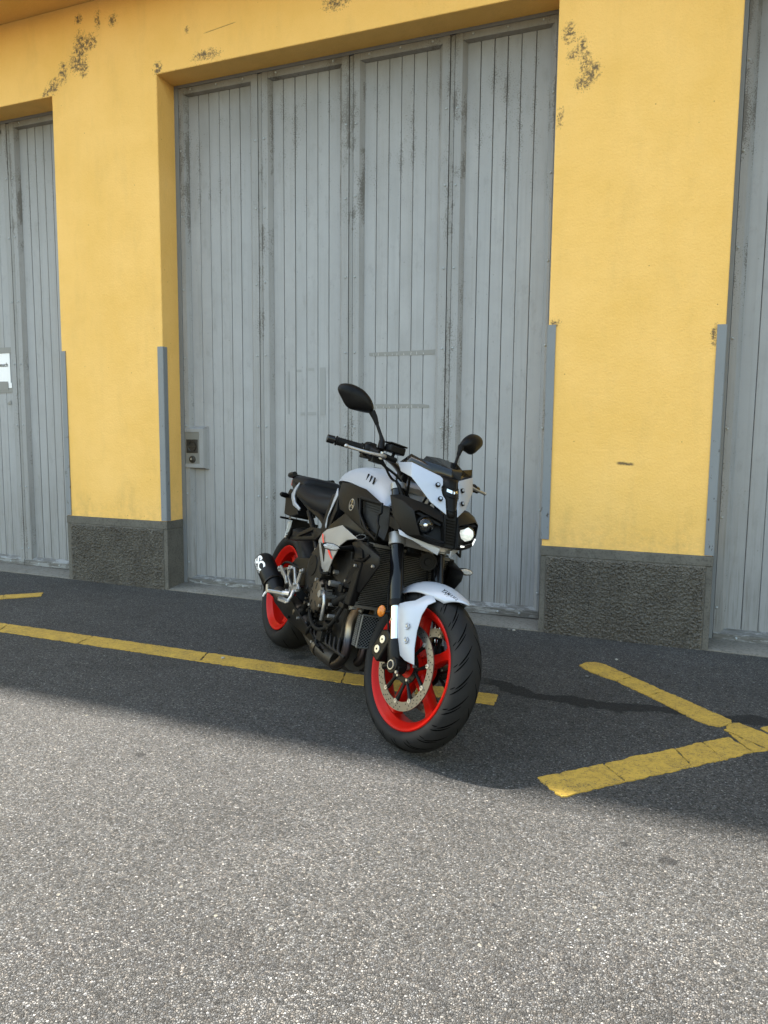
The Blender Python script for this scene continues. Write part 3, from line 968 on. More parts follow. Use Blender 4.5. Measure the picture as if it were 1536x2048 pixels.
tape([(-1.878, 1.690, 1.706), (-1.868, 1.684, 1.707), (-1.60, 1.682, 1.711), (-1.425, 1.683, 1.714), (-1.418, 1.668, 1.714)], 'upper silver tape strip across the boards left of a seam')
tape([(-1.852, 1.343, 1.371), (-1.60, 1.343, 1.370), (-1.50, 1.344, 1.369), (-1.456, 1.345, 1.363)], 'lower silver tape strip behind the tall mirror')
M_GHOST = mat('adhesive_ghost', (0.250, 0.258, 0.264), 0.7)
def ghost(x0, z0, x1, z1):
    o = Geo().box((x0, PY - 0.0026, z0), (x1, PY - 0.0020, z1)).obj('adhesive_mark', M_GHOST, door_m)
M_PAPER = mat('white_paper', (0.78, 0.80, 0.84), 0.35, spec=0.5)
t = NT(M_PAPER); t.bump(t.noise(t.mapping(t.pos(), (1.5, 1, 0.6), rot=(0, 0.6, 0)), 30, 4, 0.6), 0.55, 0.006)
paper = tag(empty('paper_notice', (-5.2, PY, 1.49)), 'white printed paper taped to the left door at the picture edge', 'notice')
def pchild(o):
    o.parent = paper
    o.matrix_parent_inverse = Matrix.Translation(-Vector(paper.location))
    return o
def wrinkled(name, x0, x1, z0, z1, y, material, amp=0.002, n=14):
    v, f = [], []
    for j in range(n + 1):
        for i in range(n + 1):
            x = x0 + (x1 - x0) * i / n; z = z0 + (z1 - z0) * j / n
            v.append((x, y - abs(noise.noise(Vector((x * 22, z * 22, 3)))) * amp, z))
    for j in range(n):
        for i in range(n):
            f.append((j * (n + 1) + i, j * (n + 1) + i + 1, (j + 1) * (n + 1) + i + 1, (j + 1) * (n + 1) + i))
    return mk(name, v, f, material, None, smooth=60, recalc=False)
pchild(wrinkled('paper_sheet', -5.40, -5.072, 1.560, 1.805, PY - 0.004, M_PAPER))
pchild(wrinkled('paper_corner', -5.100, -5.062, 1.524, 1.565, PY - 0.0035, M_PAPER, n=4))
pchild(tape([(-5.42, 1.802, 1.852), (-5.20, 1.803, 1.853), (-5.034, 1.806, 1.852)], None, y=PY - 0.0065))
pchild(tape([(-5.42, 1.505, 1.578), (-5.20, 1.505, 1.577), (-5.100, 1.507, 1.576)], None, y=PY - 0.0068))
pchild(tape([(-5.42, 1.484, 1.512), (-5.20, 1.484, 1.512), (-5.046, 1.486, 1.524)], None, y=PY - 0.0045))
pchild(tape([(-5.12, 1.388, 1.400), (-5.078, 1.388, 1.425)], None, y=PY - 0.004))

def text_mesh(s, size=1.0, bold=0.0, ext=0.0, spacing=1.0):
    cu = bpy.data.curves.new('txt', 'FONT')
    cu.body = s
    cu.size = size
    cu.offset = bold
    cu.extrude = ext
    cu.space_character = spacing
    cu.align_x = 'LEFT'
    o = bpy.data.objects.new('txt', cu)
    COL.objects.link(o)
    dg = bpy.context.evaluated_depsgraph_get()
    me = bpy.data.meshes.new_from_object(o.evaluated_get(dg))
    v = [tuple(q.co) for q in me.vertices]
    f = [tuple(q.vertices) for q in me.polygons]
    bpy.data.objects.remove(o, do_unlink=True)
    bpy.data.curves.remove(cu)
    bpy.data.meshes.remove(me)
    return v, f
M_INK = mat('ink', (0.02, 0.02, 0.025), 0.6)
v, f = text_mesh('neuch', 0.046, 0.0006)
wx = max(q[0] for q in v)
pchild(mk('print', [(-5.092 - wx * 1.02 + q[0], PY - 0.0070, 1.697 + q[1]) for q in v], f, M_INK, None, recalc=False))

# adhesive ghosts of a removed poster on the second leaf
for a in ((-2.49, 1.306, -2.476, 1.60), (-2.24, 1.30, -2.20, 1.62), (-2.42, 1.595, -2.385, 1.61), (-2.33, 1.60, -2.285, 1.618), (-2.39, 1.30, -2.36, 1.318), (-2.335, 1.298, -2.27, 1.320)):
    ghost(*a)

# debris by the sill and on the yard
M_STONE = mat('grit_stone', (0.10, 0.10, 0.095), 0.85)
M_PALE = mat('pale_flake', (0.30, 0.29, 0.26), 0.8)
def pebble(x, y, r, label, m, cat='pebble', flat=0.5):
    bm = bmesh.new()
    bmesh.ops.create_icosphere(bm, subdivisions=2, radius=r)
    for vv in bm.verts:
        vv.co *= 1 + 0.35 * noise.noise(vv.co * (1.3 / r) + Vector((x * 31, y * 17, 0)))
        vv.co.z *= flat
        vv.co.z += r * flat * 0.7
    me = bpy.data.meshes.new('pebble'); bm.to_mesh(me); bm.free()
    me.materials.append(m)
    o = bpy.data.objects.new('pebble', me)
    COL.objects.link(o)
    o.location = (x, y, gz(x) + 0.003)
    tag(o, label, cat, 'loose bits on the asphalt')
    return o

# =================================================================== MOTORCYCLE
# bike frame: X forwards, Y to the rider's left, Z up; rear axle above the origin
WB, RRAD, FRAD = 1.40, 0.320, 0.300
RAKE, TRAIL, STEER = rad(24.0), 0.102, rad(8.31)
bike = tag(empty('motorcycle', (-1.9128, -0.8888, gz(-1.9128) + 0.002), (rad(-13.33), rad(0.15), rad(-42.63))),
           'matte silver and black naked motorcycle with red wheels leaning on its stand', 'motorcycle')
AX = Vector((-math.sin(RAKE), 0, math.cos(RAKE)))
AO = Vector((WB + TRAIL, 0, 0))
SM = Matrix.Translation(AO) @ Matrix.Rotation(STEER, 4, AX) @ Matrix.Translation(-AO)
def sv(p): return SM @ Vector(p)
def fk(z, y=0.0, dx=0.0):
    """point on the fork leg line at height z"""
    return Vector((1.390 - (z - 0.30) * math.tan(RAKE) + dx, y, z))
def mir(pts): return [(p[0], -p[1], p[2]) for p in pts]

# ---- materials
def m_ice():
    m = mat('ice_silver_paint', (0.36, 0.385, 0.44), 0.36, metal=0.15, spec=0.5)
    return grimy(m, 90, 0.10, (0.30, 0.29, 0.27), rough_var=0.10)
def m_tire():
    m = mat('tyre_rubber', (0.008, 0.008, 0.0085), 0.62, spec=0.12)
    t = NT(m)
    v = t.coord('Object')
    n = t.noise(v, 30, 5, 0.7)
    n2 = t.noise(v, 300, 3, 0.6)
    t.base(t.mix(t.ramp(n, [(0.45, 0.0), (0.75, 0.55)]), (0.0135, 0.0135, 0.014), (0.024, 0.0235, 0.023)))
    t.rough(t.ramp(n, [(0.3, 0.52), (0.7, 0.74)]))
    t.bump(n2, 0.12, 0.001)
    return m
def m_heat():
    m = mat('heat_tinted_steel', (0.35, 0.30, 0.25), 0.34, metal=0.95)
    t = NT(m)
    v = t.coord('Object')
    s = t.sep(v)
    n = t.math('MULTIPLY', t.math('SUBTRACT', t.noise(v, 9, 4, 0.6), 0.5), 0.16)
    z = t.math('MULTIPLY', t.math('SUBTRACT', s[2], 0.20), 3.6)
    c = t.ramp(t.math('ADD', z, n), [(0.0, (0.075, 0.062, 0.052)), (0.22, (0.10, 0.085, 0.095)), (0.36, (0.10, 0.13, 0.20)), (0.50, (0.27, 0.26, 0.24)), (0.68, (0.40, 0.32, 0.23)), (0.85, (0.26, 0.17, 0.10)), (1.0, (0.15, 0.11, 0.08))])
    t.base(c)
    return m
def m_smoke():
    m = bpy.data.materials.new('smoked_screen')
    m.use_nodes = True
    nt = m.node_tree; nt.nodes.clear()
    out = nt.nodes.new('ShaderNodeOutputMaterial')
    tr = nt.nodes.new('ShaderNodeBsdfTransparent'); tr.inputs[0].default_value = (0.10, 0.11, 0.12, 1)
    gl = nt.nodes.new('ShaderNodeBsdfPrincipled'); gl.inputs['Base Color'].default_value = (0.012, 0.013, 0.015, 1)
    gl.inputs['Roughness'].default_value = 0.12
    gl.inputs['Specular IOR Level'].default_value = 0.7
    mx = nt.nodes.new('ShaderNodeMixShader'); mx.inputs[0].default_value = 0.62
    nt.links.new(tr.outputs[0], mx.inputs[1]); nt.links.new(gl.outputs[0], mx.inputs[2]); nt.links.new(mx.outputs[0], out.inputs[0])
    return m
def m_lens():
    m = bpy.data.materials.new('clear_lens')
    m.use_nodes = True
    nt = m.node_tree; nt.nodes.clear()
    out = nt.nodes.new('ShaderNodeOutputMaterial')
    tr = nt.nodes.new('ShaderNodeBsdfTransparent'); tr.inputs[0].default_value = (0.92, 0.93, 0.95, 1)
    gl = nt.nodes.new('ShaderNodeBsdfGlossy'); gl.inputs['Roughness'].default_value = 0.03
    fr_ = nt.nodes.new('ShaderNodeFresnel'); fr_.inputs[0].default_value = 1.5
    mx = nt.nodes.new('ShaderNodeMixShader')
    nt.links.new(fr_.outputs[0], mx.inputs[0]); nt.links.new(tr.outputs[0], mx.inputs[1]); nt.links.new(gl.outputs[0], mx.inputs[2]); nt.links.new(mx.outputs[0], out.inputs[0])
    return m
M_ICE = m_ice()
M_SIDE = grimy(mat('warm_silver_paint', (0.30, 0.295, 0.285), 0.36, metal=0.2), 90, 0.12, (0.30, 0.28, 0.26), rough_var=0.1)
M_TIRE = m_tire()
M_RED = grimy(mat('red_rim_paint', (0.40, 0.006, 0.0025), 0.36, spec=0.15), 70, 0.18, (0.15, 0.008, 0.006), rough_var=0.12)
M_BLK = grimy(mat('black_plastic', (0.005, 0.005, 0.0055), 0.40, spec=0.12), 80, 0.30, (0.022, 0.021, 0.02), bump=0.05)
M_MBLK = grimy(mat('matte_grey_black', (0.0062, 0.0060, 0.0058), 0.44, spec=0.12), 80, 0.25, (0.012, 0.0115, 0.011), rough_var=0.12)
M_SAT = grimy(mat('satin_black_metal', (0.0045, 0.0042, 0.0042), 0.36, spec=0.16), 70, 0.4, (0.022, 0.02, 0.018))
M_ENG = grimy(mat('engine_grey_black', (0.010, 0.0095, 0.009), 0.42, spec=0.14), 60, 0.40, (0.016, 0.0145, 0.013), bump=0.1)
M_BRZ = grimy(mat('bronze_cover', (0.075, 0.062, 0.048), 0.42, metal=0.7), 60, 0.4, (0.05, 0.042, 0.035))
M_ALU = grimy(mat('brushed_aluminium', (0.40, 0.40, 0.40), 0.30, metal=0.75), 80, 0.35, (0.15, 0.145, 0.14))
M_CAST = grimy(mat('cast_alloy', (0.30, 0.30, 0.30), 0.42, metal=0.5), 70, 0.3, (0.14, 0.135, 0.13))
M_CHROME = mat('chrome', (0.75, 0.76, 0.78), 0.10, metal=1.0)
M_DISC = grimy(mat('disc_steel', (0.17, 0.162, 0.15), 0.36, metal=0.85), 50, 0.3, (0.13, 0.12, 0.105))
M_HEAT = m_heat()
M_PIPE = grimy(mat('sooty_pipe', (0.026, 0.023, 0.020), 0.48, metal=0.5), 50, 0.5, (0.06, 0.046, 0.034))
M_CARB = grimy(mat('carbon_muffler', (0.005, 0.005, 0.0055), 0.38, spec=0.16), 120, 0.2, (0.018, 0.017, 0.016))
M_FIN = grimy(mat('radiator_fins', (0.115, 0.106, 0.092), 0.5, spec=0.3), 60, 0.4, (0.07, 0.062, 0.052))
M_COOL = grimy(mat('cooler_alloy', (0.15, 0.15, 0.145), 0.5, metal=0.4), 60, 0.5, (0.075, 0.07, 0.064))
M_SMOKE = m_smoke()
M_GROOVE = mat('groove_shadow', (0.0012, 0.0012, 0.0012), 1.0, spec=0.0)
M_LENS = m_lens()
M_GLOSSK = mat('gloss_black', (0.005, 0.005, 0.006), 0.14, spec=0.28)
M_SEAT = grimy(mat('seat_vinyl', (0.0070, 0.0075, 0.0095), 0.5, spec=0.13), 160, 0.15, (0.018, 0.018, 0.019), bump=0.15)
M_RUB = mat('grip_rubber', (0.006, 0.006, 0.006), 0.65, spec=0.15)
M_WHITE = mat('white_decal', (0.80, 0.80, 0.80), 0.45)
M_KDEC = mat('black_decal', (0.0045, 0.0045, 0.005), 0.5, spec=0.15)
M_REDDEC = mat('red_decal', (0.75, 0.035, 0.02), 0.4)
M_AMBER = grimy(mat('amber_reflector', (0.62, 0.17, 0.006), 0.16, spec=0.7), 500, 0.9, (0.16, 0.04, 0.004), rough_var=0.1)
M_LAMP = mat('lit_lamp', (0.6, 0.65, 0.6), 0.3, emit=(0.90, 1.0, 0.88), estr=0.20)
_t = NT(M_LAMP)
_v = _t.voro(_t.coord('Object'), 210)
_t.l(_t.mix(_t.ramp(_t.sep(_v.outputs['Color'])[0], [(0.2, 0.0), (0.8, 1.0)]), (0.66, 0.75, 0.66), (1.0, 1.0, 0.94)), _t.b.inputs['Emission Color'])
M_DRL = mat('lit_daylight_strip', (0.9, 0.9, 0.85), 0.3, emit=(1.0, 0.97, 0.88), estr=0.18)
M_REFL = mat('reflector_chrome', (0.80, 0.82, 0.84), 0.16, metal=1.0)
M_MIRROR = mat('mirror_glass', (0.8, 0.82, 0.84), 0.02, metal=1.0)
M_BARTUBE = mat('bar_anodised', (0.11, 0.095, 0.082), 0.30, metal=0.9)

def part(g, name, material, parent=None, st=False, smooth=35, **k):
    if isinstance(g, tuple): g = Geo().add(*g)
    if st: g.mapped(sv)
    return g.obj(name, material, parent or bike, smooth, **k)

def both(fn):
    """build a part on the right (s=-1) and on the left (s=+1)"""
    return [fn(s) for s in (-1, 1)]

def ymap(pts, s):
    return [(x, -y * s, z) for x, y, z in pts]       # pts are given for the right side (negative y)

def panel(name, P, F, material, s=-1, th=0.004, bevel=0.0015, parent=None, st=False, smooth=28, sub=0):
    V = [Vector(p) for p in (P if s < 0 else mir(P))]
    if st: V = [sv(p) for p in V]
    return mk(name, V, F, material, parent or bike, smooth, solid=th, bevel=bevel, sub=sub)

# ---- wheels
def tyre_geo(R, W, rimr, sec, n_th, n_u, groove):
    """R outer radius, W section width, sec: crown height factor; groove(th,u)->depth"""
    th = np.linspace(0, 2 * np.pi, n_th, endpoint=False)
    tu = np.linspace(-1, 1, n_u)
    # section: a rounded crown running down to the bead
    ang = tu * rad(118)
    a = W / 2
    crown = np.where(np.abs(ang) < np.pi / 2, np.cos(ang), np.cos(ang) * ((R - rimr) / a - 0.62) / abs(math.cos(rad(118))) * -1 * -1)
    h = R - rimr
    y = a * np.sin(ang)
    y = np.where(np.abs(ang) > np.pi / 2, np.sign(ang) * a * (1 - 0.42 * ((np.abs(ang) - np.pi / 2) / (rad(118) - np.pi / 2)) ** 2), y)
    top = 0.60 * h
    r = np.where(np.abs(ang) <= np.pi / 2, R - top + top * np.cos(ang) ** 0.92 if False else R - top * (1 - np.cos(np.clip(ang, -np.pi / 2, np.pi / 2))), R - top - (h - top) * ((np.abs(ang) - np.pi / 2) / (rad(118) - np.pi / 2)))
    T, U = np.meshgrid(th, tu, indexing='ij')
    dep = groove(T, U)
    Rr = r[None, :] - dep
    X = Rr * np.cos(T); Z = Rr * np.sin(T); Y = np.broadcast_to(y[None, :], T.shape)
    v = np.stack([X, Y, Z], -1).reshape(-1, 3)
    f = []
    for i in range(n_th):
        i2 = (i + 1) % n_th
        for j in range(n_u - 1):
            f.append((i * n_u + j, i2 * n_u + j, i2 * n_u + j + 1, i * n_u + j + 1))
    return v, f

def flat(T, U): return np.zeros_like(T)
def tread(R, W, rimr, c, pats, lift=0.0003):
    """groove shade painted as narrow dark strips lying on the crown: (period count, u0, u1, slope, width, phase)"""
    h = R - rimr; top = 0.60 * h
    def P(th, u_):
        ang = max(-math.pi / 2, min(math.pi / 2, u_ * rad(118)))
        r = R - top * (1 - math.cos(ang)) + lift
        return Vector((r * math.cos(th), W / 2 * math.sin(ang) * (1 + lift / W), r * math.sin(th))) + c
    g = Geo()
    for (n, u0, u1, slope, wd, ph) in pats:
        for s in (-1, 1):
            for k in range(n):
                th0 = 2 * math.pi * (k + ph + (0.5 if s > 0 else 0)) / n
                m = 7
                V = []
                for i in range(m + 1):
                    t_ = i / m
                    u_ = (u0 + (u1 - u0) * t_)
                    th = th0 - (u_ - u0) * slope * (1 - 0.25 * t_)
                    w = wd * min(1.0, 0.35 + 2.2 * t_, 0.30 + 2.8 * (1 - t_)) / R
                    V += [P(th - w, s * u_), P(th + w, s * u_)]
                g.add(V, [(2 * i, 2 * i + 1, 2 * i + 3, 2 * i + 2) for i in range(m)])
    return g

def rim_profile(hw, R0=0.2305, depth=0.034):
    """closed section (radius, y) of the rim band"""
    d = 0.004
    return [(R0, -hw), (R0 - 0.004, -hw - 0.003), (R0 - 0.011, -hw - 0.001), (R0 - 0.016, -hw + 0.006), (R0 - depth, -hw + 0.022), (R0 - depth - 0.004, 0.0),
            (R0 - depth, hw - 0.022), (R0 - 0.016, hw - 0.006), (R0 - 0.011, hw + 0.001), (R0 - 0.004, hw + 0.003), (R0, hw),
            (R0 - 0.008, hw - 0.010), (R0 - depth + 0.006, hw - 0.026), (R0 - depth + 0.003, 0.0), (R0 - depth + 0.006, -hw + 0.026), (R0 - 0.008, -hw + 0.010)]

def wheel(name, cx, R, W, hw, front):
    c = Vector((cx, 0, R))
    root = empty(name); root.parent = bike
    def add(v, f, nm, m, smooth=35):
        V = [Vector(p) + c for p in v]
        if front: V = [sv(p) for p in V]
        return mk(nm, V, f, m, root, smooth)
    v, f = tyre_geo(R, W, 0.222, 1, 180, 44, flat)
    V = v + np.array(c)
    if front: V = [sv(p) for p in V]
    mk('tyre', V, f, M_TIRE, root, 50, recalc=True)
    g = tread(R, W, 0.222, c, ((22, 0.07, 0.52, 0.74, 0.0040, 0.0), (22, 0.20, 0.66, 0.58, 0.0034, 0.5), (22, 0.54, 0.72, 0.35, 0.0024, 0.2)) if front else ((16, 0.06, 0.46, -0.7, 0.003, 0.0),))
    if front: g.mapped(sv)
    mk('tread_grooves', g.v, g.f, M_GROOVE, root, recalc=False)['kind'] = 'stuff'  # dark strips laid on the tyre for the shade in the grooves
    v, f = lathe_geo(rim_profile(hw), 96, (0, 0, 0))
    add(v, f, 'rim', M_RED, 40)
    # hub
    hr = 0.052 if front else 0.075
    v, f = lathe_geo([(0.016, -0.055), (hr * 0.8, -0.055), (hr, -0.045), (hr, 0.045), (hr * 0.8, 0.055), (0.016, 0.055)], 32, (0, 0, 0))
    add(v, f, 'hub', M_RED)
    # five spokes, each flaring into the rim
    for k in range(5):
        a = rad(90 + 72 * k + (14 if front else 30))
        g = Geo()
        rings = []
        for (r, w, y0, y1) in ((0.035, 0.030, -0.024, 0.024), (0.09, 0.022, -0.022, 0.022), (0.145, 0.018, -0.021, 0.021), (0.180, 0.022, -0.023, 0.023), (0.202, 0.036, -0.026, 0.026)):
            ring = []
            for (sx, yy) in ((-1, y0 * 0.7), (-0.75, y0), (0.75, y0), (1, y0 * 0.7), (1, y1 * 0.7), (0.75, y1), (-0.75, y1), (-1, y1 * 0.7)):
                d = Vector((math.cos(a), 0, math.sin(a))); n = Vector((-math.sin(a), 0, math.cos(a)))
                ring.append(d * r + n * (sx * w) + Vector((0, yy, 0)))
            rings.append(ring)
        vv = [p for rg in rings for p in rg]
        ff = []
        for i in range(len(rings) - 1):
            for j in range(8):
                j2 = (j + 1) % 8
                ff.append((i * 8 + j, i * 8 + j2, (i + 1) * 8 + j2, (i + 1) * 8 + j))
        ff += [tuple(range(8))[::-1], tuple(len(vv) - 8 + j for j in range(8))]
        add(vv, ff, 'spoke', M_RED, 40)
    # discs
    for s in ((-1, 1) if front else (-1,)):
        ro, ri = (0.160, 0.127) if front else (0.110, 0.078)
        yd = (0.0655 if front else 0.075) * s
        v, f = lathe_geo([(ri, yd - 0.0025), (ro, yd - 0.0025), (ro, yd + 0.0025), (ri, yd + 0.0025)], 96, (0, 0, 0))
        dsc = add(v, f, 'brake_disc', M_DISC, 30)
        # drill holes
        g = Geo()
        for k in range(36):
            for rr, o in ((ro - 0.006, 0.0), (ro - 0.0155, 0.33), (ro - 0.0245, 0.66)):
                a = 2 * math.pi * (k + o) / 36
                if (k + int(o * 3)) % 6 == 5: continue
                p = Vector((rr * math.cos(a), yd, rr * math.sin(a)))
                g.cyl(p + Vector((0, -0.0031, 0)), p + Vector((0, 0.0031, 0)), 0.0026, seg=8)
        V = [Vector(p) + c for p in g.v]
        if front: V = [sv(p) for p in V]
        h = mk('drill_holes', V, g.f, M_DARK, root); h['kind'] = 'stuff'
        # carrier: black spider
        g = Geo()
        g.add(*lathe_geo([(0.040, yd - 0.003 - s * 0.010), (0.062, yd - 0.003 - s * 0.010), (0.062, yd + 0.003 - s * 0.010), (0.040, yd + 0.003 - s * 0.010)], 40, (0, 0, 0)))
        nb = 10 if front else 6
        for k in range(nb // 2 + (0 if front else 0)):
            for dk in (-1, 1):
                a0 = 2 * math.pi * k / (nb // 2) + dk * 0.10; a1 = 2 * math.pi * (k + dk * 0.25) / (nb // 2)
                p0 = Vector((0.055 * math.cos(a0), yd - s * 0.010, 0.055 * math.sin(a0))); p1 = Vector(((ri - 0.001) * math.cos(a1), yd - s * 0.003, (ri - 0.001) * math.sin(a1)))
                g.tube([p0, p0.lerp(p1, 0.5), p1], [0.006, 0.0065, 0.009], 8)
        V = [Vector(p) + c for p in g.v]
        if front: V = [sv(p) for p in V]
        mk('disc_carrier', V, g.f, M_SAT, root, 35)
        for k in range(nb):
            a1 = 2 * math.pi * ((k // 2) + (0.25 if k % 2 else -0.25)) / (nb // 2)
            p = Vector(((ri + 0.002) * math.cos(a1), yd, (ri + 0.002) * math.sin(a1)))
            g = Geo(); g.add(*lathe_geo([(0.0025, -0.005), (0.0085, -0.005), (0.0085, 0.005), (0.0025, 0.005)], 14, (0, 0, 0)))
            V = [Vector(q) + p + c for q in g.v]
            if front: V = [sv(q) for q in V]
            mk('disc_bobbin', V, g.f, M_ALU, root, 35)
        if front:
            for k in range(5):
                a = 2 * math.pi * (k + 0.25) / 5
                p = c + Vector((0.051 * math.cos(a), yd - s * 0.002, 0.051 * math.sin(a)))
                g = Geo().cyl(p - Vector((0, 0.006 * 1, 0)), p + Vector((0, 0.006, 0)), 0.0055, seg=6).mapped(sv)
                mk('disc_bolt', g.v, g.f, M_ALU, root, 35)
    return root
front_wheel = wheel('front_wheel', WB, FRAD, 0.124, 0.050, True)
rear_wheel = wheel('rear_wheel', 0.0, RRAD, 0.192, 0.082, False)

# ---- fork, axle, brakes
for s in (-1, 1):
    y = 0.105 * s
    part(Geo().cyl(fk(0.515, y), fk(0.73, y), 0.0272, seg=28), 'fork_tube', M_GLOSSK, st=True)
    part(Geo().cyl(fk(0.73, y), fk(0.945, y), 0.0265, seg=28), 'fork_tube', M_GLOSSK, st=True)
    part(Geo().cyl(fk(0.500, y), fk(0.522, y), 0.0285, seg=28), 'fork_seal', M_BLK, st=True)
    part(Geo().cyl(fk(0.36, y), fk(0.505, y), 0.0215, seg=28), 'fork_slider', M_CHROME, st=True)
    # lower leg casting with axle pinch and caliper lugs
    g = Geo()
    g.tube([fk(0.385, y), fk(0.36, y), fk(0.31, y), fk(0.285, y)], [0.026, 0.030, 0.030, 0.020], 20)
    g.cyl(Vector((1.40, y - 0.026, 0.30)), Vector((1.40, y + 0.026, 0.30)), 0.030, seg=24)
    g.prism([(1.40, y - 0.018, 0.275), (1.435, y - 0.018, 0.283), (1.435, y - 0.018, 0.302), (1.40, y - 0.018, 0.32)], (0, 0.036, 0))
    g.tube([fk(0.375, y), fk(0.375, y, -0.055)], [0.013, 0.011], 10)
    g.tube([fk(0.300, y, 0.0), Vector((1.325, y, 0.272))], [0.014, 0.012], 10)
    part(g, 'fork_foot', M_SAT, st=True, bevel=0.002)
    part(Geo().cyl(Vector((1.40, y + 0.026 * s, 0.30)), Vector((1.40, y + 0.031 * s, 0.30)), 0.018, seg=24), 'axle_nut', M_ALU, st=True)
    part(Geo().cyl(Vector((1.40, y + 0.0315 * s, 0.30)), Vector((1.40, y + 0.0325 * s, 0.30)), 0.0135, seg=24), 'axle_bore', M_DARK, st=True)
    for xx in (1.418, 1.432):
        part(Geo().cyl(Vector((xx, y + 0.016 * s, 0.283)), Vector((xx, y + 0.024 * s, 0.283)), 0.006, seg=6), 'pinch_bolt', M_ALU, st=True)
    # radial caliper behind the leg, over the disc
    cc = Vector((1.283, 0.082 * s, 0.345))
    tdir = Vector((-math.sin(rad(157)), 0, math.cos(rad(157)))) * -1     # tangent to the disc there
    rdir = Vector((math.cos(rad(157)), 0, math.sin(rad(157))))
    g = Geo()
    poly = [(-0.062, -0.026), (-0.050, -0.034), (0.046, -0.034), (0.060, -0.020), (0.064, 0.010), (0.046, 0.034), (-0.044, 0.036), (-0.062, 0.020)]
    g.prism([cc + tdir * a + rdir * b + Vector((0, -0.034, 0)) for a, b in poly], (0, 0.068, 0))
    part(g, 'brake_caliper', M_SAT, st=True, bevel=0.006)
    for a in (-0.024, 0.022):
        q = cc + tdir * a + rdir * 0.002 + Vector((0, 0.034 * s, 0))
        part(Geo().cyl(q, q + Vector((0, 0.004 * s, 0)), 0.0155, seg=24), 'piston_cap', mat('piston_cap', (0.62, 0.60, 0.55), 0.35, metal=0.7) if s < 0 and a < 0 else bpy.data.materials.get('piston_cap'), st=True, bevel=0.001)
        part(Geo().cyl(q + Vector((0, 0.0035 * s, 0)), q + Vector((0, 0.005 * s, 0)), 0.0042, seg=6), 'piston_hex', M_DARK, st=True)
part(Geo().cyl(Vector((1.40, -0.13, 0.30)), Vector((1.40, 0.13, 0.30)), 0.012, seg=16), 'front_axle', M_ALU, st=True)
# triple clamps
g = Geo()
for s in (-1, 1):
    g.cyl(fk(0.722, 0.105 * s), fk(0.765, 0.105 * s), 0.0345, seg=28)
g.prism([fk(0.728, -0.09, 0.02), fk(0.728, 0.09, 0.02), fk(0.728, 0.06, -0.06), fk(0.728, -0.06, -0.06)], (0, 0, 0.03))
part(g, 'lower_clamp', M_CAST, st=True)
g = Geo()
for s in (-1, 1):
    g.cyl(fk(0.934, 0.103 * s), fk(0.957, 0.103 * s), 0.0320, seg=28)
    g.cyl(fk(0.962, 0.105 * s), fk(0.970, 0.105 * s), 0.018, seg=20)
g.prism([fk(0.940, -0.10, 0.015), fk(0.940, 0.10, 0.015), fk(0.940, 0.05, -0.075), fk(0.940, -0.05, -0.075)], (0, 0, 0.02))
part(g, 'upper_clamp', M_CAST, st=True)
part(Geo().cyl(fk(0.70, 0, -0.03), fk(0.95, 0, -0.03), 0.032, seg=20), 'steering_head', M_SAT)

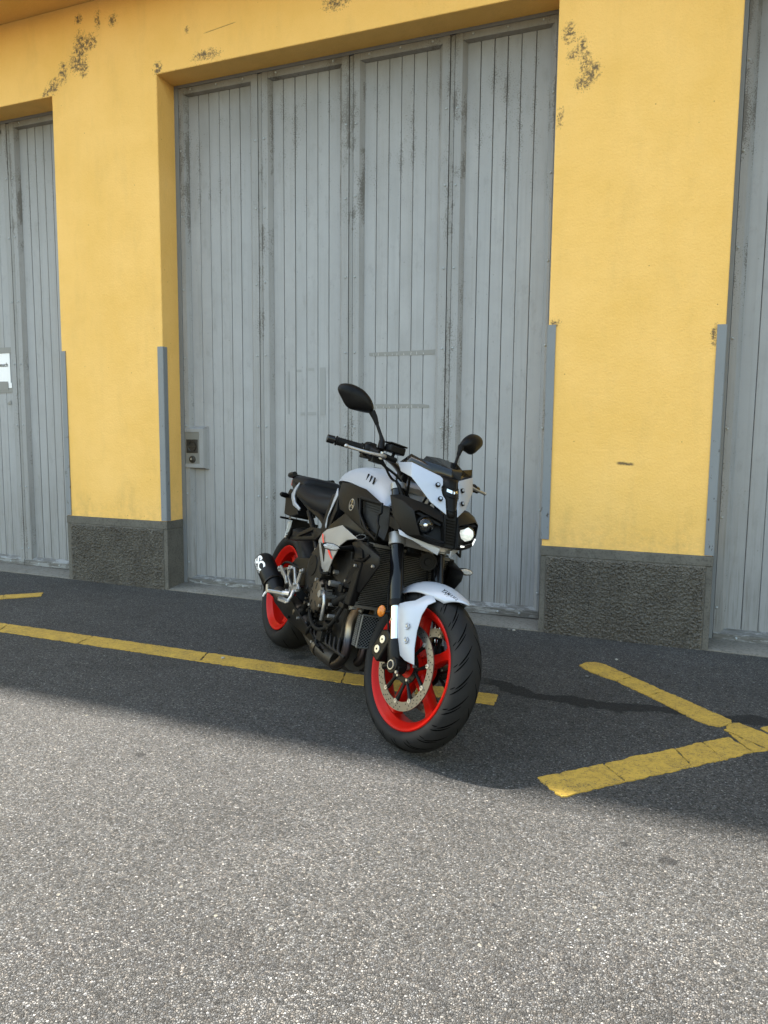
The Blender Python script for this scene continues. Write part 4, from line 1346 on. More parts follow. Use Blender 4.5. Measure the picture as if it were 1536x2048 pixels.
# ---- front mudguard: an arched shell with a long leg over each fork slider
def fender():
    c = Vector((WB, 0, FRAD))
    R0 = 0.327
    n, m = 26, 17
    v, f = [], []
    for i in range(n):
        hw = 0.050 + 0.024 * math.sin(min(1, i / 8) * math.pi / 2) - 0.008 * max(0, (i - 18) / 8)
        for j in range(m):
            u_ = -1 + 2 * j / (m - 1)
            a0 = 59 + 11 * abs(u_) ** 1.6
            a = rad(a0 + (133 - a0) * i / (n - 1))
            r = R0 + 0.007 * math.exp(-(i / 3.0) ** 2) - 0.050 * abs(u_) ** 2.4
            v.append(c + Vector((r * math.cos(a), u_ * hw, r * math.sin(a))))
    for i in range(n - 1):
        for j in range(m - 1):
            f.append((i * m + j, i * m + j + 1, (i + 1) * m + j + 1, (i + 1) * m + j))
    o = mk('front_mudguard', [sv(p) for p in v], f, M_ICE, bike, 60, solid=0.0035)
    for s in (-1, 1):
        # outer skin of the leg; right side coordinates
        P = [(1.319, -0.111, 0.513), (1.352, -0.106, 0.529), (1.392, -0.095, 0.546), (1.424, -0.066, 0.584), (1.450, -0.064, 0.580), (1.474, -0.068, 0.566),
             (1.462, -0.090, 0.546), (1.448, -0.094, 0.504), (1.450, -0.097, 0.444), (1.464, -0.099, 0.385), (1.490, -0.101, 0.330),
             (1.440, -0.108, 0.331), (1.410, -0.111, 0.341), (1.372, -0.113, 0.398), (1.342, -0.113, 0.458), (1.327, -0.112, 0.494),
             (1.392, -0.115, 0.500), (1.402, -0.116, 0.445), (1.422, -0.115, 0.390)]
        F = [(0, 1, 16, 15), (1, 2, 16), (2, 3, 6, 7, 16), (3, 4, 5, 6), (16, 7, 8, 17), (17, 8, 9, 18), (18, 9, 10, 11), (18, 11, 12, 13), (13, 14, 17, 18), (14, 15, 16, 17)]
        leg = panel('mudguard_leg', P, F, M_ICE, s, th=0.004, st=True, smooth=50, parent=o)
        for (x, z) in ((1.410, 0.450), (1.424, 0.401)):
            q = Vector((x, -0.1180 * -s, z))
            vv, ff = lathe_geo([(0.0125, -0.0012 * s), (0.0110, 0.0006 * s), (0.0070, -0.0006 * s)], 20, q, closed=False)
            part((vv, ff), 'screw_cup', M_ICE, o, st=True)
            part(Geo().cyl(q, q + Vector((0, 0.0016 * s, 0)), 0.0046, seg=12), 'screw', M_ALU, o, st=True, bevel=0.001)
    # maker's name near the front edge
    def on(u_, a, lift=0.0026):
        a0 = 59 + 11 * abs(u_) ** 1.6
        i = min(n - 1, max(0.0, (math.degrees(a) - a0) / (133 - a0) * (n - 1)))
        hw = 0.050 + 0.024 * math.sin(min(1, i / 8) * math.pi / 2)
        r = R0 + 0.007 * math.exp(-(i / 3.0) ** 2) - 0.050 * abs(u_) ** 2.4 + lift
        return sv(c + Vector((r * math.cos(a), u_ * hw, r * math.sin(a))))
    vv, ff = text_mesh('YAMAHA', 0.0215, 0.0009)
    mk('lettering', [on(-0.66 + q[1] * 13.0, rad(79.0) - q[0] / 0.345) for q in vv], ff, M_KDEC, o, recalc=False)
    bx = []
    for (a0, a1, u0, u1) in ((74.8, 68.0, -0.70, -0.685), (74.8, 68.0, -0.80, -0.785), (74.8, 74.3, -0.80, -0.685), (68.5, 68.0, -0.80, -0.685), (73.8, 71.5, -0.765, -0.72), (70.8, 69.4, -0.765, -0.72)):
        bx += [on(u0, rad(a0)), on(u0, rad(a1)), on(u1, rad(a1)), on(u1, rad(a0))]
    mk('lettering', bx, [(4 * i, 4 * i + 1, 4 * i + 2, 4 * i + 3) for i in range(len(bx) // 4)], M_KDEC, o, recalc=False)
    return o
fender()
# amber reflector, brake hoses
for s in (-1, 1):
    q = Vector((1.262, 0.138 * s, 0.466))
    vv, ff = lathe_geo([(0.0, 0.006 * s), (0.016, 0.005 * s), (0.020, 0.002 * s), (0.022, 0.0), (0.0, -0.003 * s)], 24, (0, 0, 0), closed=False)
    V = [Matrix.Rotation(rad(42) * -s, 3, 'Z') @ Vector((p[0] * 0.70, p[1], p[2] * 1.02)) + q for p in vv]
    part((V, ff), 'side_reflector', M_AMBER, st=True)
    part(Geo().tube([q + Vector((0.0, -0.006 * s, 0)), Vector((1.28, 0.11 * s, 0.47))], 0.008, 8), 'reflector_bracket', M_BLK, st=True)
    hose = crom([fk(0.80, 0.06 * s, 0.02), fk(0.66, 0.085 * s, -0.045), fk(0.55, 0.10 * s, -0.06), fk(0.45, 0.10 * s, -0.06), Vector((1.290, 0.10 * s, 0.40))], 8)
    part(Geo().tube(hose, 0.0045, 8), 'brake_hose', M_RUB, st=True)
part(Geo().tube([Vector((1.300, -0.108, 0.435)), Vector((1.318, -0.112, 0.462))], 0.008, 10), 'hose_banjo', M_REDDEC, st=True)
part(Geo().cyl(Vector((1.322, -0.120, 0.452)), Vector((1.322, -0.128, 0.452)), 0.006, seg=10), 'hose_bolt', M_ALU, st=True)

# ---- bars, grips, levers, mirrors
barp = [(1.030, 0.0, 1.008), (1.032, 0.05, 1.008), (1.042, 0.10, 1.030), (1.048, 0.16, 1.048), (1.040, 0.24, 1.056), (1.016, 0.305, 1.056), (0.992, 0.370, 1.055)]
half = crom(barp, 6)
full = [Vector((p.x, -p.y, p.z)) for p in half[::-1]] + half[1:]
part(Geo().tube(full, [0.011 + 0.003 * math.exp(-(p.y / 0.09) ** 4) for p in full], 14), 'handlebar', M_BARTUBE, st=True)
for s in (-1, 1):
    a, b = Vector((1.026, 0.272 * s, 1.057)), Vector((0.990, 0.376 * s, 1.055))
    ds = (b - a).normalized()
    # ribbed grip
    n = 28
    pts = [a.lerp(b, i / n) for i in range(n + 1)]
    rr = [0.0160 + (0.0009 if i % 2 else 0) + (0.005 if i < 2 else 0) + (0.003 if i > n - 2 else 0) for i in range(n + 1)]
    part(Geo().tube(pts, rr, 18), 'grip', M_RUB, st=True)
    part(Geo().tube([b, b + ds * 0.004, b + ds * 0.006, b + ds * 0.034, b + ds * 0.036], [0.010, 0.010, 0.0165, 0.0165, 0.014], 18), 'bar_end', M_GLOSSK, st=True)
    # switch pod
    g = Geo().tube([a - ds * 0.058, a - ds * 0.050, a - ds * 0.012, a - ds * 0.004], [0.020, 0.029, 0.030, 0.021], 16)
    g.box((a.x - 0.03, min((a - ds * 0.05).y, (a - ds * 0.015).y), a.z - 0.035), (a.x + 0.02, max((a - ds * 0.05).y, (a - ds * 0.015).y), a.z + 0.012))
    part(g, 'switch_pod', M_BLK, st=True, bevel=0.004)
    # lever: pivot, blade, ball end
    lp = [Vector((1.106, 0.210 * s, 1.046)), Vector((1.118, 0.232 * s, 1.043)), Vector((1.112, 0.280 * s, 1.039)), Vector((1.094, 0.330 * s, 1.038)), Vector((1.076, 0.372 * s, 1.039))]
    lv = crom(lp, 6)
    part(Geo().tube(lv, [0.0095 - 0.0035 * min(1, i / 14) for i in range(len(lv))], 10), 'lever', M_ALU, st=True)
    bm = bmesh.new(); bmesh.ops.create_uvsphere(bm, u_segments=14, v_segments=8, radius=0.0088)
    vv = [sv(q.co + lp[-1]) for q in bm.verts]; ff = [[w.index for w in q.verts] for q in bm.faces]; bm.free()
    mk('lever_ball', vv, ff, M_ALU, bike, 60)
    # master cylinder / perch
    g = Geo().tube([Vector((1.060, 0.245 * s, 1.058)), Vector((1.098, 0.232 * s, 1.050))], [0.016, 0.013], 12)
    g.tube([Vector((1.085, 0.235 * s, 1.050)), Vector((1.085, 0.140 * s, 1.046))], [0.0125, 0.0115], 12)
    g.box((1.060, min(0.20 * s, 0.25 * s), 1.012), (1.092, max(0.20 * s, 0.25 * s), 1.034))
    g.tube([Vector((1.06, 0.262 * s, 1.034)), Vector((1.072, 0.245 * s, 1.020)), Vector((1.08, 0.20 * s, 1.022))], 0.009, 10)
    part(g, 'lever_perch', M_BLK, st=True)
    part(Geo().cyl(Vector((1.100, 0.222 * s, 1.030)), Vector((1.100, 0.222 * s, 1.060)), 0.008, seg=10), 'lever_pivot', M_ALU, st=True)
    part(Geo().box((1.03, min(0.225 * s, 0.262 * s), 1.074), (1.058, max(0.225 * s, 0.262 * s), 1.088)), 'switch_block', M_BLK, st=True, bevel=0.004)
    # mirror: stalk, clamp, faceted shell with glass behind
    base = Vector((1.058, 0.205 * s, 1.070))
    st_ = [base, Vector((1.040, 0.198 * s, 1.110)), Vector((1.030, 0.206 * s, 1.132)), Vector((0.998, 0.236 * s, 1.196))]
    part(Geo().tube([st_[0], st_[1]], [0.016, 0.0125], 12), 'mirror_clamp', M_BLK, st=True)
    part(Geo().tube([st_[1], st_[2], st_[3]], [0.011, 0.0070, 0.0070], 10), 'mirror_stalk', M_BLK, st=True)
    part(Geo().tube([st_[2].lerp(st_[3], 0.60), st_[3], Vector((0.985, 0.246 * s, 1.214))], [0.0085, 0.012, 0.014], 12), 'mirror_boot', M_RUB, st=True)
    O = [(-0.397, 1.258), (-0.394, 1.280), (-0.376, 1.291), (-0.348, 1.296), (-0.312, 1.291), (-0.284, 1.277), (-0.258, 1.254), (-0.243, 1.228), (-0.244, 1.212), (-0.258, 1.205), (-0.296, 1.201), (-0.330, 1.199), (-0.352, 1.208), (-0.374, 1.230)]
    O = [(p.x, p.y) for p in crom([(a_, b_, 0) for a_, b_ in O], 3, True)]
    cy_, cz_ = -0.318, 1.247
    rings = []
    for (k_, xx) in ((0.93, 0.950), (1.0, 0.955), (1.0, 0.962), (0.90, 0.976), (0.66, 0.988), (0.34, 0.994), (0.05, 0.995)):
        rings.append([Vector((xx + 0.30 * ((cy_ + (y - cy_) * k_) - cy_), (cy_ + (y - cy_) * k_) * -s, cz_ + (z - cz_) * k_ + (1 - k_) * 0.004)) for y, z in O])
    n = len(O)
    vv = [p for r_ in rings for p in r_]
    ff = [(i * n + j, i * n + (j + 1) % n, (i + 1) * n + (j + 1) % n, (i + 1) * n + j) for i in range(len(rings) - 1) for j in range(n)]
    ff.append(tuple((len(rings) - 1) * n + j for j in range(n)))
    ff.append(tuple(range(n))[::-1])
    part((vv, ff), 'mirror_shell', M_BLK, st=True, smooth=45)
    gl = [p + Vector((-0.0012, 0, 0)) for p in [Vector((q.x, (cy_ * -s) + (q.y - cy_ * -s) * 0.96, cz_ + (q.z - cz_) * 0.96)) for q in rings[0]]]
    part((gl, [tuple(range(n))]), 'mirror_glass', M_MIRROR, st=True)
# bar risers, brake fluid reservoir, left clutch bits, dash
for q_ in (-0.065, 0.035):
    part(Geo().box((1.005, q_, 0.965), (1.055, q_ + 0.03, 1.022)), 'bar_riser', M_BLK, st=True, bevel=0.005)
g = Geo().box((1.050, -0.188, 1.072), (1.100, -0.112, 1.104))
part(g, 'fluid_reservoir', M_BLK, st=True, bevel=0.006)
part(Geo().box((1.048, -0.191, 1.105), (1.102, -0.109, 1.112)), 'reservoir_lid', M_SAT, st=True, bevel=0.003)
part(Geo().tube([Vector((1.075, -0.15, 1.073)), Vector((1.085, -0.16, 1.05))], 0.007, 8), 'reservoir_hose', M_RUB, st=True)
part(Geo().box((1.130, -0.075, 1.010), (1.165, 0.075, 1.085)), 'instrument_panel', M_BLK, bevel=0.008)
cab = [((1.10, -0.13, 1.040), (1.14, -0.10, 1.01), (1.13, -0.075, 0.95), (1.11, -0.06, 0.86), (1.09, -0.05, 0.78)),
       ((1.055, -0.235, 1.05), (1.075, -0.185, 1.015), (1.10, -0.12, 0.985), (1.12, -0.07, 0.93), (1.08, -0.04, 0.86)),
       ((1.045, -0.23, 1.055), (1.062, -0.185, 1.03), (1.075, -0.13, 0.975), (1.11, -0.09, 0.955), (1.14, -0.05, 0.90)),
       ((1.055, 0.235, 1.05), (1.075, 0.185, 1.015), (1.12, 0.10, 0.985), (1.13, 0.05, 0.92), (1.10, 0.02, 0.82)),
       ((1.10, 0.14, 1.042), (1.15, 0.10, 1.02), (1.15, 0.03, 0.97), (1.12, 0.01, 0.88), (1.08, 0.02, 0.80))]
for c_ in cab:
    part(Geo().tube(crom(c_, 8), 0.0052, 8), 'control_cable', M_RUB, st=True)
part(Geo().tube(crom([(1.12, -0.12, 0.975), (1.15, -0.11, 0.95), (1.17, -0.09, 0.905), (1.16, -0.06, 0.86)], 8), 0.008, 8), 'wiring_sleeve', M_BLK)

# ---- nose: fixed to the frame
def fly_panel(s):
    # front facet outline (right side) then the side facet that wraps back
    P = [(1.261, -0.140, 1.053), (1.327, -0.043, 1.023), (1.335, -0.035, 1.015), (1.345, -0.035, 0.993), (1.347, -0.042, 0.979), (1.362, -0.037, 0.953), (1.372, -0.027, 0.940), (1.399, -0.025, 0.884), (1.355, -0.078, 0.918), (1.314, -0.115, 0.964),
         (1.150, -0.143, 1.052), (1.198, -0.146, 1.013), (1.283, -0.141, 0.996)]
    F = [(0, 1, 2, 3, 4, 9), (4, 5, 8, 9), (5, 6, 7, 8), (0, 9, 12), (0, 12, 11, 10)]
    return panel('screen_panel', P, F, M_ICE, s, th=0.004, smooth=25)
both(fly_panel)
for s in (-1, 1):
    for q in ((1.343, -0.0555, 0.988), (1.373, -0.0495, 0.938)):
        q = Vector((q[0], q[1] * -s, q[2])); nrm = Vector((0.86, 0.34 * s, 0.38)).normalized()
        part(Geo().cyl(q, q + nrm * 0.006, 0.0098, 0.0085, seg=20), 'panel_screw', M_KDEC)
        part(Geo().cyl(q + nrm * 0.006, q + nrm * 0.0085, 0.0062, 0.0052, seg=6), 'panel_screw_head', M_ALU)
def screen():
    P = [(1.340, 0, 1.016), (1.325, 0, 1.058), (1.218, 0, 1.098),                # middle: foot, front edge, back edge
         (1.236, -0.072, 1.091), (1.252, -0.092, 1.072), (1.243, -0.141, 1.085), (1.196, -0.146, 1.060), (1.172, -0.145, 1.050), (1.257, -0.139, 1.051), (1.322, -0.050, 1.024)]
    F = [(0, 1, 4, 9), (1, 2, 3), (1, 3, 4), (9, 4, 5, 8), (8, 5, 6, 7)]
    n = len(P)
    Pm = P + mir(P)
    Fm = F + [tuple((i if i < 3 else i + n) for i in q)[::-1] for q in F]
    Pm = [Vector(p) for p in Pm]
    return mk('smoked_screen', Pm, Fm, M_SMOKE, bike, 12, solid=0.003)
screen()
# black centre strip, badge bar
C_ = [(1.343, 1.022), (1.352, 1.000), (1.362, 0.978), (1.368, 0.958), (1.386, 0.912), (1.392, 0.895), (1.396, 0.878)]
v = []
for i, (x, z) in enumerate(C_):
    w = (0.040, 0.037, 0.036, 0.036, 0.028, 0.026, 0.024)[i]
    v += [(x - 0.016, -w, z), (x + 0.002, -w * 0.45, z), (x + 0.006, 0, z), (x + 0.002, w * 0.45, z), (x - 0.016, w, z)]
f = [(i * 5 + j, i * 5 + j + 1, (i + 1) * 5 + j + 1, (i + 1) * 5 + j) for i in range(6) for j in range(4)]
mk('nose_strip', v, f, M_MBLK, bike, 25, solid=0.004)
for (x, z, w, h, m_) in ((1.371, 0.971, 0.024, 0.011, M_CHROME), (1.362, 0.985, 0.031, 0.003, M_KDEC), (1.376, 0.952, 0.030, 0.003, M_KDEC), (1.396, 0.902, 0.024, 0.006, M_SAT)):
    Geo().prism([(x - 0.010, -w, z - h / 2 + 0.004), (x + 0.003, -w * .3, z - h / 2), (x + 0.003, w * .3, z - h / 2), (x - 0.010, w, z - h / 2 + 0.004), (x - 0.012, w, z + h / 2 + 0.004), (x + 0.001, w * .3, z + h / 2), (x + 0.001, -w * .3, z + h / 2), (x - 0.012, -w, z + h / 2 + 0.004)], (0.003, 0, 0.001)).obj('nose_badge' if m_ is M_CHROME else 'nose_trim', m_, bike)

def headlight(s):
    root = empty('headlight'); root.parent = bike
    # cowl: rear rim ring -> lens opening ring (right side points), same count
    opening = [(1.408, -0.036, 0.853), (1.392, -0.080, 0.866), (1.374, -0.128, 0.880), (1.370, -0.145, 0.872), (1.388, -0.134, 0.832), (1.404, -0.117, 0.790), (1.430, -0.070, 0.778), (1.444, -0.030, 0.776), (1.428, -0.031, 0.815)]
    outer = [(1.388, -0.030, 0.884), (1.352, -0.074, 0.906), (1.306, -0.130, 0.916), (1.298, -0.166, 0.902), (1.330, -0.171, 0.842), (1.350, -0.142, 0.778), (1.405, -0.072, 0.765), (1.428, -0.022, 0.764), (1.412, -0.020, 0.820)]
    rear = [(1.360, -0.020, 0.880), (1.290, -0.070, 0.908), (1.225, -0.140, 0.926), (1.200, -0.172, 0.914), (1.262, -0.174, 0.838), (1.318, -0.152, 0.790), (1.372, -0.074, 0.768), (1.392, -0.016, 0.770), (1.380, -0.010, 0.820)]
    inner = [(x - 0.034, y * 0.97, z) for x, y, z in opening]
    n = len(opening)
    def mx(L): return [Vector((x, -y * s, z)) for x, y, z in L]
    V = mx(rear) + mx(outer) + mx(opening) + mx(inner)
    F = []
    for k in range(3):
        for j in range(n):
            j2 = (j + 1) % n
            F.append((k * n + j, k * n + j2, (k + 1) * n + j2, (k + 1) * n + j))
    F.append(tuple(range(n))[::-1])
    F.append(tuple(3 * n + j for j in range(n)))
    mk('headlight_cowl', V, F, M_MBLK, root, 32, bevel=0.002)
    # dark backing inside
    # lens pod: bulb bowl with clear dome
    c = Vector((1.380, -0.092 * -s, 0.829))
    ax = Vector((0.95, 0.02 * s, -0.10)).normalized()
    q = ax.to_track_quat('Z', 'Y').to_matrix()
    def ring(r, d, seg=32, k=1.0):
        return [c + q @ Vector((r * math.cos(2 * math.pi * i / seg), r * k * math.sin(2 * math.pi * i / seg), d)) for i in range(seg)]
    def loft(rings, closed_end=False):
        seg = len(rings[0]); vv = [p for r_ in rings for p in r_]
        ff = [(i * seg + j, i * seg + (j + 1) % seg, (i + 1) * seg + (j + 1) % seg, (i + 1) * seg + j) for i in range(len(rings) - 1) for j in range(seg)]
        if closed_end: ff.append(tuple((len(rings) - 1) * seg + j for j in range(seg)))
        return vv, ff
    lit = s > 0
    if lit:
        vv, ff = loft([ring(0.028, -0.012, 8), ring(0.0275, 0.006, 8), ring(0.024, 0.016, 8), ring(0.015, 0.021, 8), ring(0.006, 0.023, 8)], True)
        mk('lamp', vv, ff, M_LAMP, root, 60, recalc=True)
    else:
        vv, ff = loft([ring(0.034, 0.006), ring(0.027, -0.006), ring(0.014, -0.016), ring(0.005, -0.018)], True)
        mk('lamp_bowl', vv, ff, mat('dark_bowl', (0.10, 0.10, 0.105), 0.25, metal=0.9), root, 60)
        vv, ff = loft([ring(0.012, -0.012, 20), ring(0.012, 0.004, 20), ring(0.007, 0.009, 20), ring(0.002, 0.010, 20)], True)
        mk('lamp', vv, ff, M_REFL, root, 60)
    vv, ff = loft([ring(0.0335, -0.004), ring(0.032, 0.008), ring(0.027, 0.019), ring(0.017, 0.0255), ring(0.005, 0.0275)], True)
    mk('lens', vv, ff, M_LENS, root, 60)
    vv, ff = loft([ring(0.0375, -0.012), ring(0.0375, 0.000), ring(0.034, 0.003), ring(0.032, -0.006)])
    mk('lamp_bezel', vv, ff, M_KDEC, root, 40)
    # glossy inner mask plates with a ruled step
    Geo().prism(mx([(1.400, -0.040, 0.846), (1.388, -0.080, 0.858), (1.372, -0.124, 0.872), (1.374, -0.136, 0.866), (1.392, -0.072, 0.846), (1.404, -0.042, 0.838)]), (-0.012, 0, 0)).obj('inner_mask', M_BLK, root)
    Geo().prism(mx([(1.414, -0.108, 0.792), (1.434, -0.068, 0.782), (1.442, -0.036, 0.780), (1.438, -0.036, 0.786), (1.430, -0.068, 0.788), (1.410, -0.108, 0.799)]), (-0.010, 0, 0.0)).obj('inner_mask', M_BLK, root)
    if lit:
        Geo().prism(mx([(1.444, -0.038, 0.777), (1.432, -0.062, 0.780), (1.431, -0.062, 0.785), (1.441, -0.038, 0.7845)]), (0.002, 0, 0)).obj('daylight_strip', M_DRL, root)
        Geo().prism(mx([(1.408, -0.113, 0.792), (1.398, -0.127, 0.818), (1.396, -0.124, 0.820), (1.407, -0.106, 0.790)]), (0.002, 0, 0)).obj('daylight_strip', M_DRL, root)
    return root
both(headlight)
# ribs moulded in the cowl cheeks
for s in (-1, 1):
    for dz in (0.0, 0.018):
        a, b = Vector((1.225, 0.1755 * s, 0.872 - dz)), Vector((1.285, 0.1685 * s, 0.862 - dz))
        part(Geo().tube([a, b], [0.0018, 0.0024], 6), 'cowl_rib', M_MBLK)
# grille between the lamps
g = Geo()
g.prism([(1.392, -0.030, 0.886), (1.392, 0.030, 0.886), (1.428, 0.026, 0.768), (1.428, -0.026, 0.768)], (-0.02, 0, -0.006))
part(g, 'nose_core', M_KDEC, smooth=None)
g = Geo()
for k in range(9):
    z = 0.868 - 0.0105 * k; x = 1.398 + (0.886 - z) * 0.305
    g.box((x - 0.004, -0.020, z - 0.0016), (x + 0.002, 0.020, z + 0.0016))
part(g, 'nose_grille', M_KDEC, smooth=None)
for s in (-1, 1):
    part(Geo().tube([(1.396, 0.0295 * s, 0.884), (1.420, 0.027 * s, 0.82), (1.434, 0.0235 * s, 0.765)], 0.0030, 8), 'grille_edge', M_MBLK)
# silver chin blades
def chin(s):
    P = [(1.268, -0.140, 0.792), (1.290, -0.140, 0.772), (1.335, -0.108, 0.764), (1.402, -0.026, 0.730), (1.408, -0.024, 0.757), (1.345, -0.096, 0.778)]
    F = [(0, 1, 2, 5), (5, 2, 3, 4)]
    return panel('chin_blade', P, F, M_ICE, s, th=0.006, bevel=0.002)
both(chin)
part(Geo().box((1.30, -0.05, 0.742), (1.385, 0.05, 0.775)), 'chin_bracket', M_ALU, bevel=0.004)
# horn
hc = Vector((1.235, 0.035, 0.690))
vv, ff = lathe_geo([(0.0, 0.020), (0.031, 0.020), (0.034, 0.012), (0.028, 0.004), (0.010, -0.006), (0.0, -0.006)], 32, (0, 0, 0), closed=False)
Rm = Vector((0.93, -0.30, -0.05)).to_track_quat('Y', 'Z').to_matrix()
part(([Rm @ Vector(p) + hc for p in vv], ff), 'horn', M_KDEC)
vv, ff = lathe_geo([(0.0305, 0.0195), (0.0350, 0.0195), (0.0350, 0.0230), (0.0305, 0.0230)], 32, (0, 0, 0))
part(([Rm @ Vector(p) + hc for p in vv], ff), 'horn_ring', M_SAT)
part(([Rm @ Vector(p) + hc for p in lathe_geo([(0.0, 0.026), (0.014, 0.026), (0.016, 0.0205), (0.0, 0.0205)], 20, (0, 0, 0), closed=False)[0]], lathe_geo([(0.0, 0.026), (0.014, 0.026), (0.016, 0.0205), (0.0, 0.0205)], 20, (0, 0, 0), closed=False)[1]), 'horn_boss', M_KDEC)

# ---- tank and side intakes
def tank():
    """lofted cover: sections along X, mirrored about the middle"""
    S = []   # x, half width at the shoulder, z of ridge, z of shoulder, z of lower edge, half width of lower edge
    rows = [(0.470, 0.030, 0.925, 0.915, 0.905, 0.040), (0.490, 0.075, 0.955, 0.940, 0.915, 0.085), (0.540, 0.105, 0.990, 0.968, 0.930, 0.120), (0.620, 0.124, 1.014, 0.990, 0.938, 0.146), (0.720, 0.132, 1.026, 1.002, 0.940, 0.160),
            (0.820, 0.134, 1.030, 1.006, 0.934, 0.166), (0.920, 0.130, 1.022, 0.998, 0.922, 0.164), (1.000, 0.118, 1.004, 0.980, 0.900, 0.160), (1.070, 0.098, 0.975, 0.952, 0.868, 0.154), (1.112, 0.080, 0.948, 0.925, 0.860, 0.142), (1.122, 0.066, 0.935, 0.91, 0.866, 0.128)]
    V, n = [], 0
    for (x, w, zr, zs, zl, wl) in rows:
        pts = [(0, zr), (w * 0.45, zr - (zr - zs) * 0.10), (w * 0.80, zr - (zr - zs) * 0.45), (w, zs - 0.006), (w + (wl - w) * 0.55, zs + (zl - zs) * 0.40), (wl, zl)]
        ring = [Vector((x, -a, b)) for a, b in pts[::-1]] + [Vector((x, a, b)) for a, b in pts[1:]]
        V += ring; n = len(ring)
    F = [(i * n + j, i * n + j + 1, (i + 1) * n + j + 1, (i + 1) * n + j) for i in range(len(rows) - 1) for j in range(n - 1)]
    F += [tuple(range(n))[::-1], tuple((len(rows) - 1) * n + j for j in range(n))]
    o = mk('tank_cover', V, F, M_ICE, bike, 40, sub=2)
    # front wings of the cover that run down beside the steering head
    for s in (-1, 1):
        # three vents
        for k in range(3):
            x = 0.900 + 0.034 * k
            a = Vector((x, -0.1400 * -s, 0.986 - 0.006 * k)); b = Vector((x + 0.008, -0.1470 * -s, 0.958 - 0.006 * k))
            part(Geo().tube([a, b], 0.0040, 8), 'tank_vent', M_DARK, o)
    vv, ff = lathe_geo([(0.0, 0.004), (0.034, 0.004), (0.038, 0.0)], 28, (0, 0, 0), closed=False)
    part(([Vector((p[0] + 0.72, p[2], 1.026 + p[1])) for p in vv], ff), 'fuel_cap', M_SAT, o)
    return o
tank()

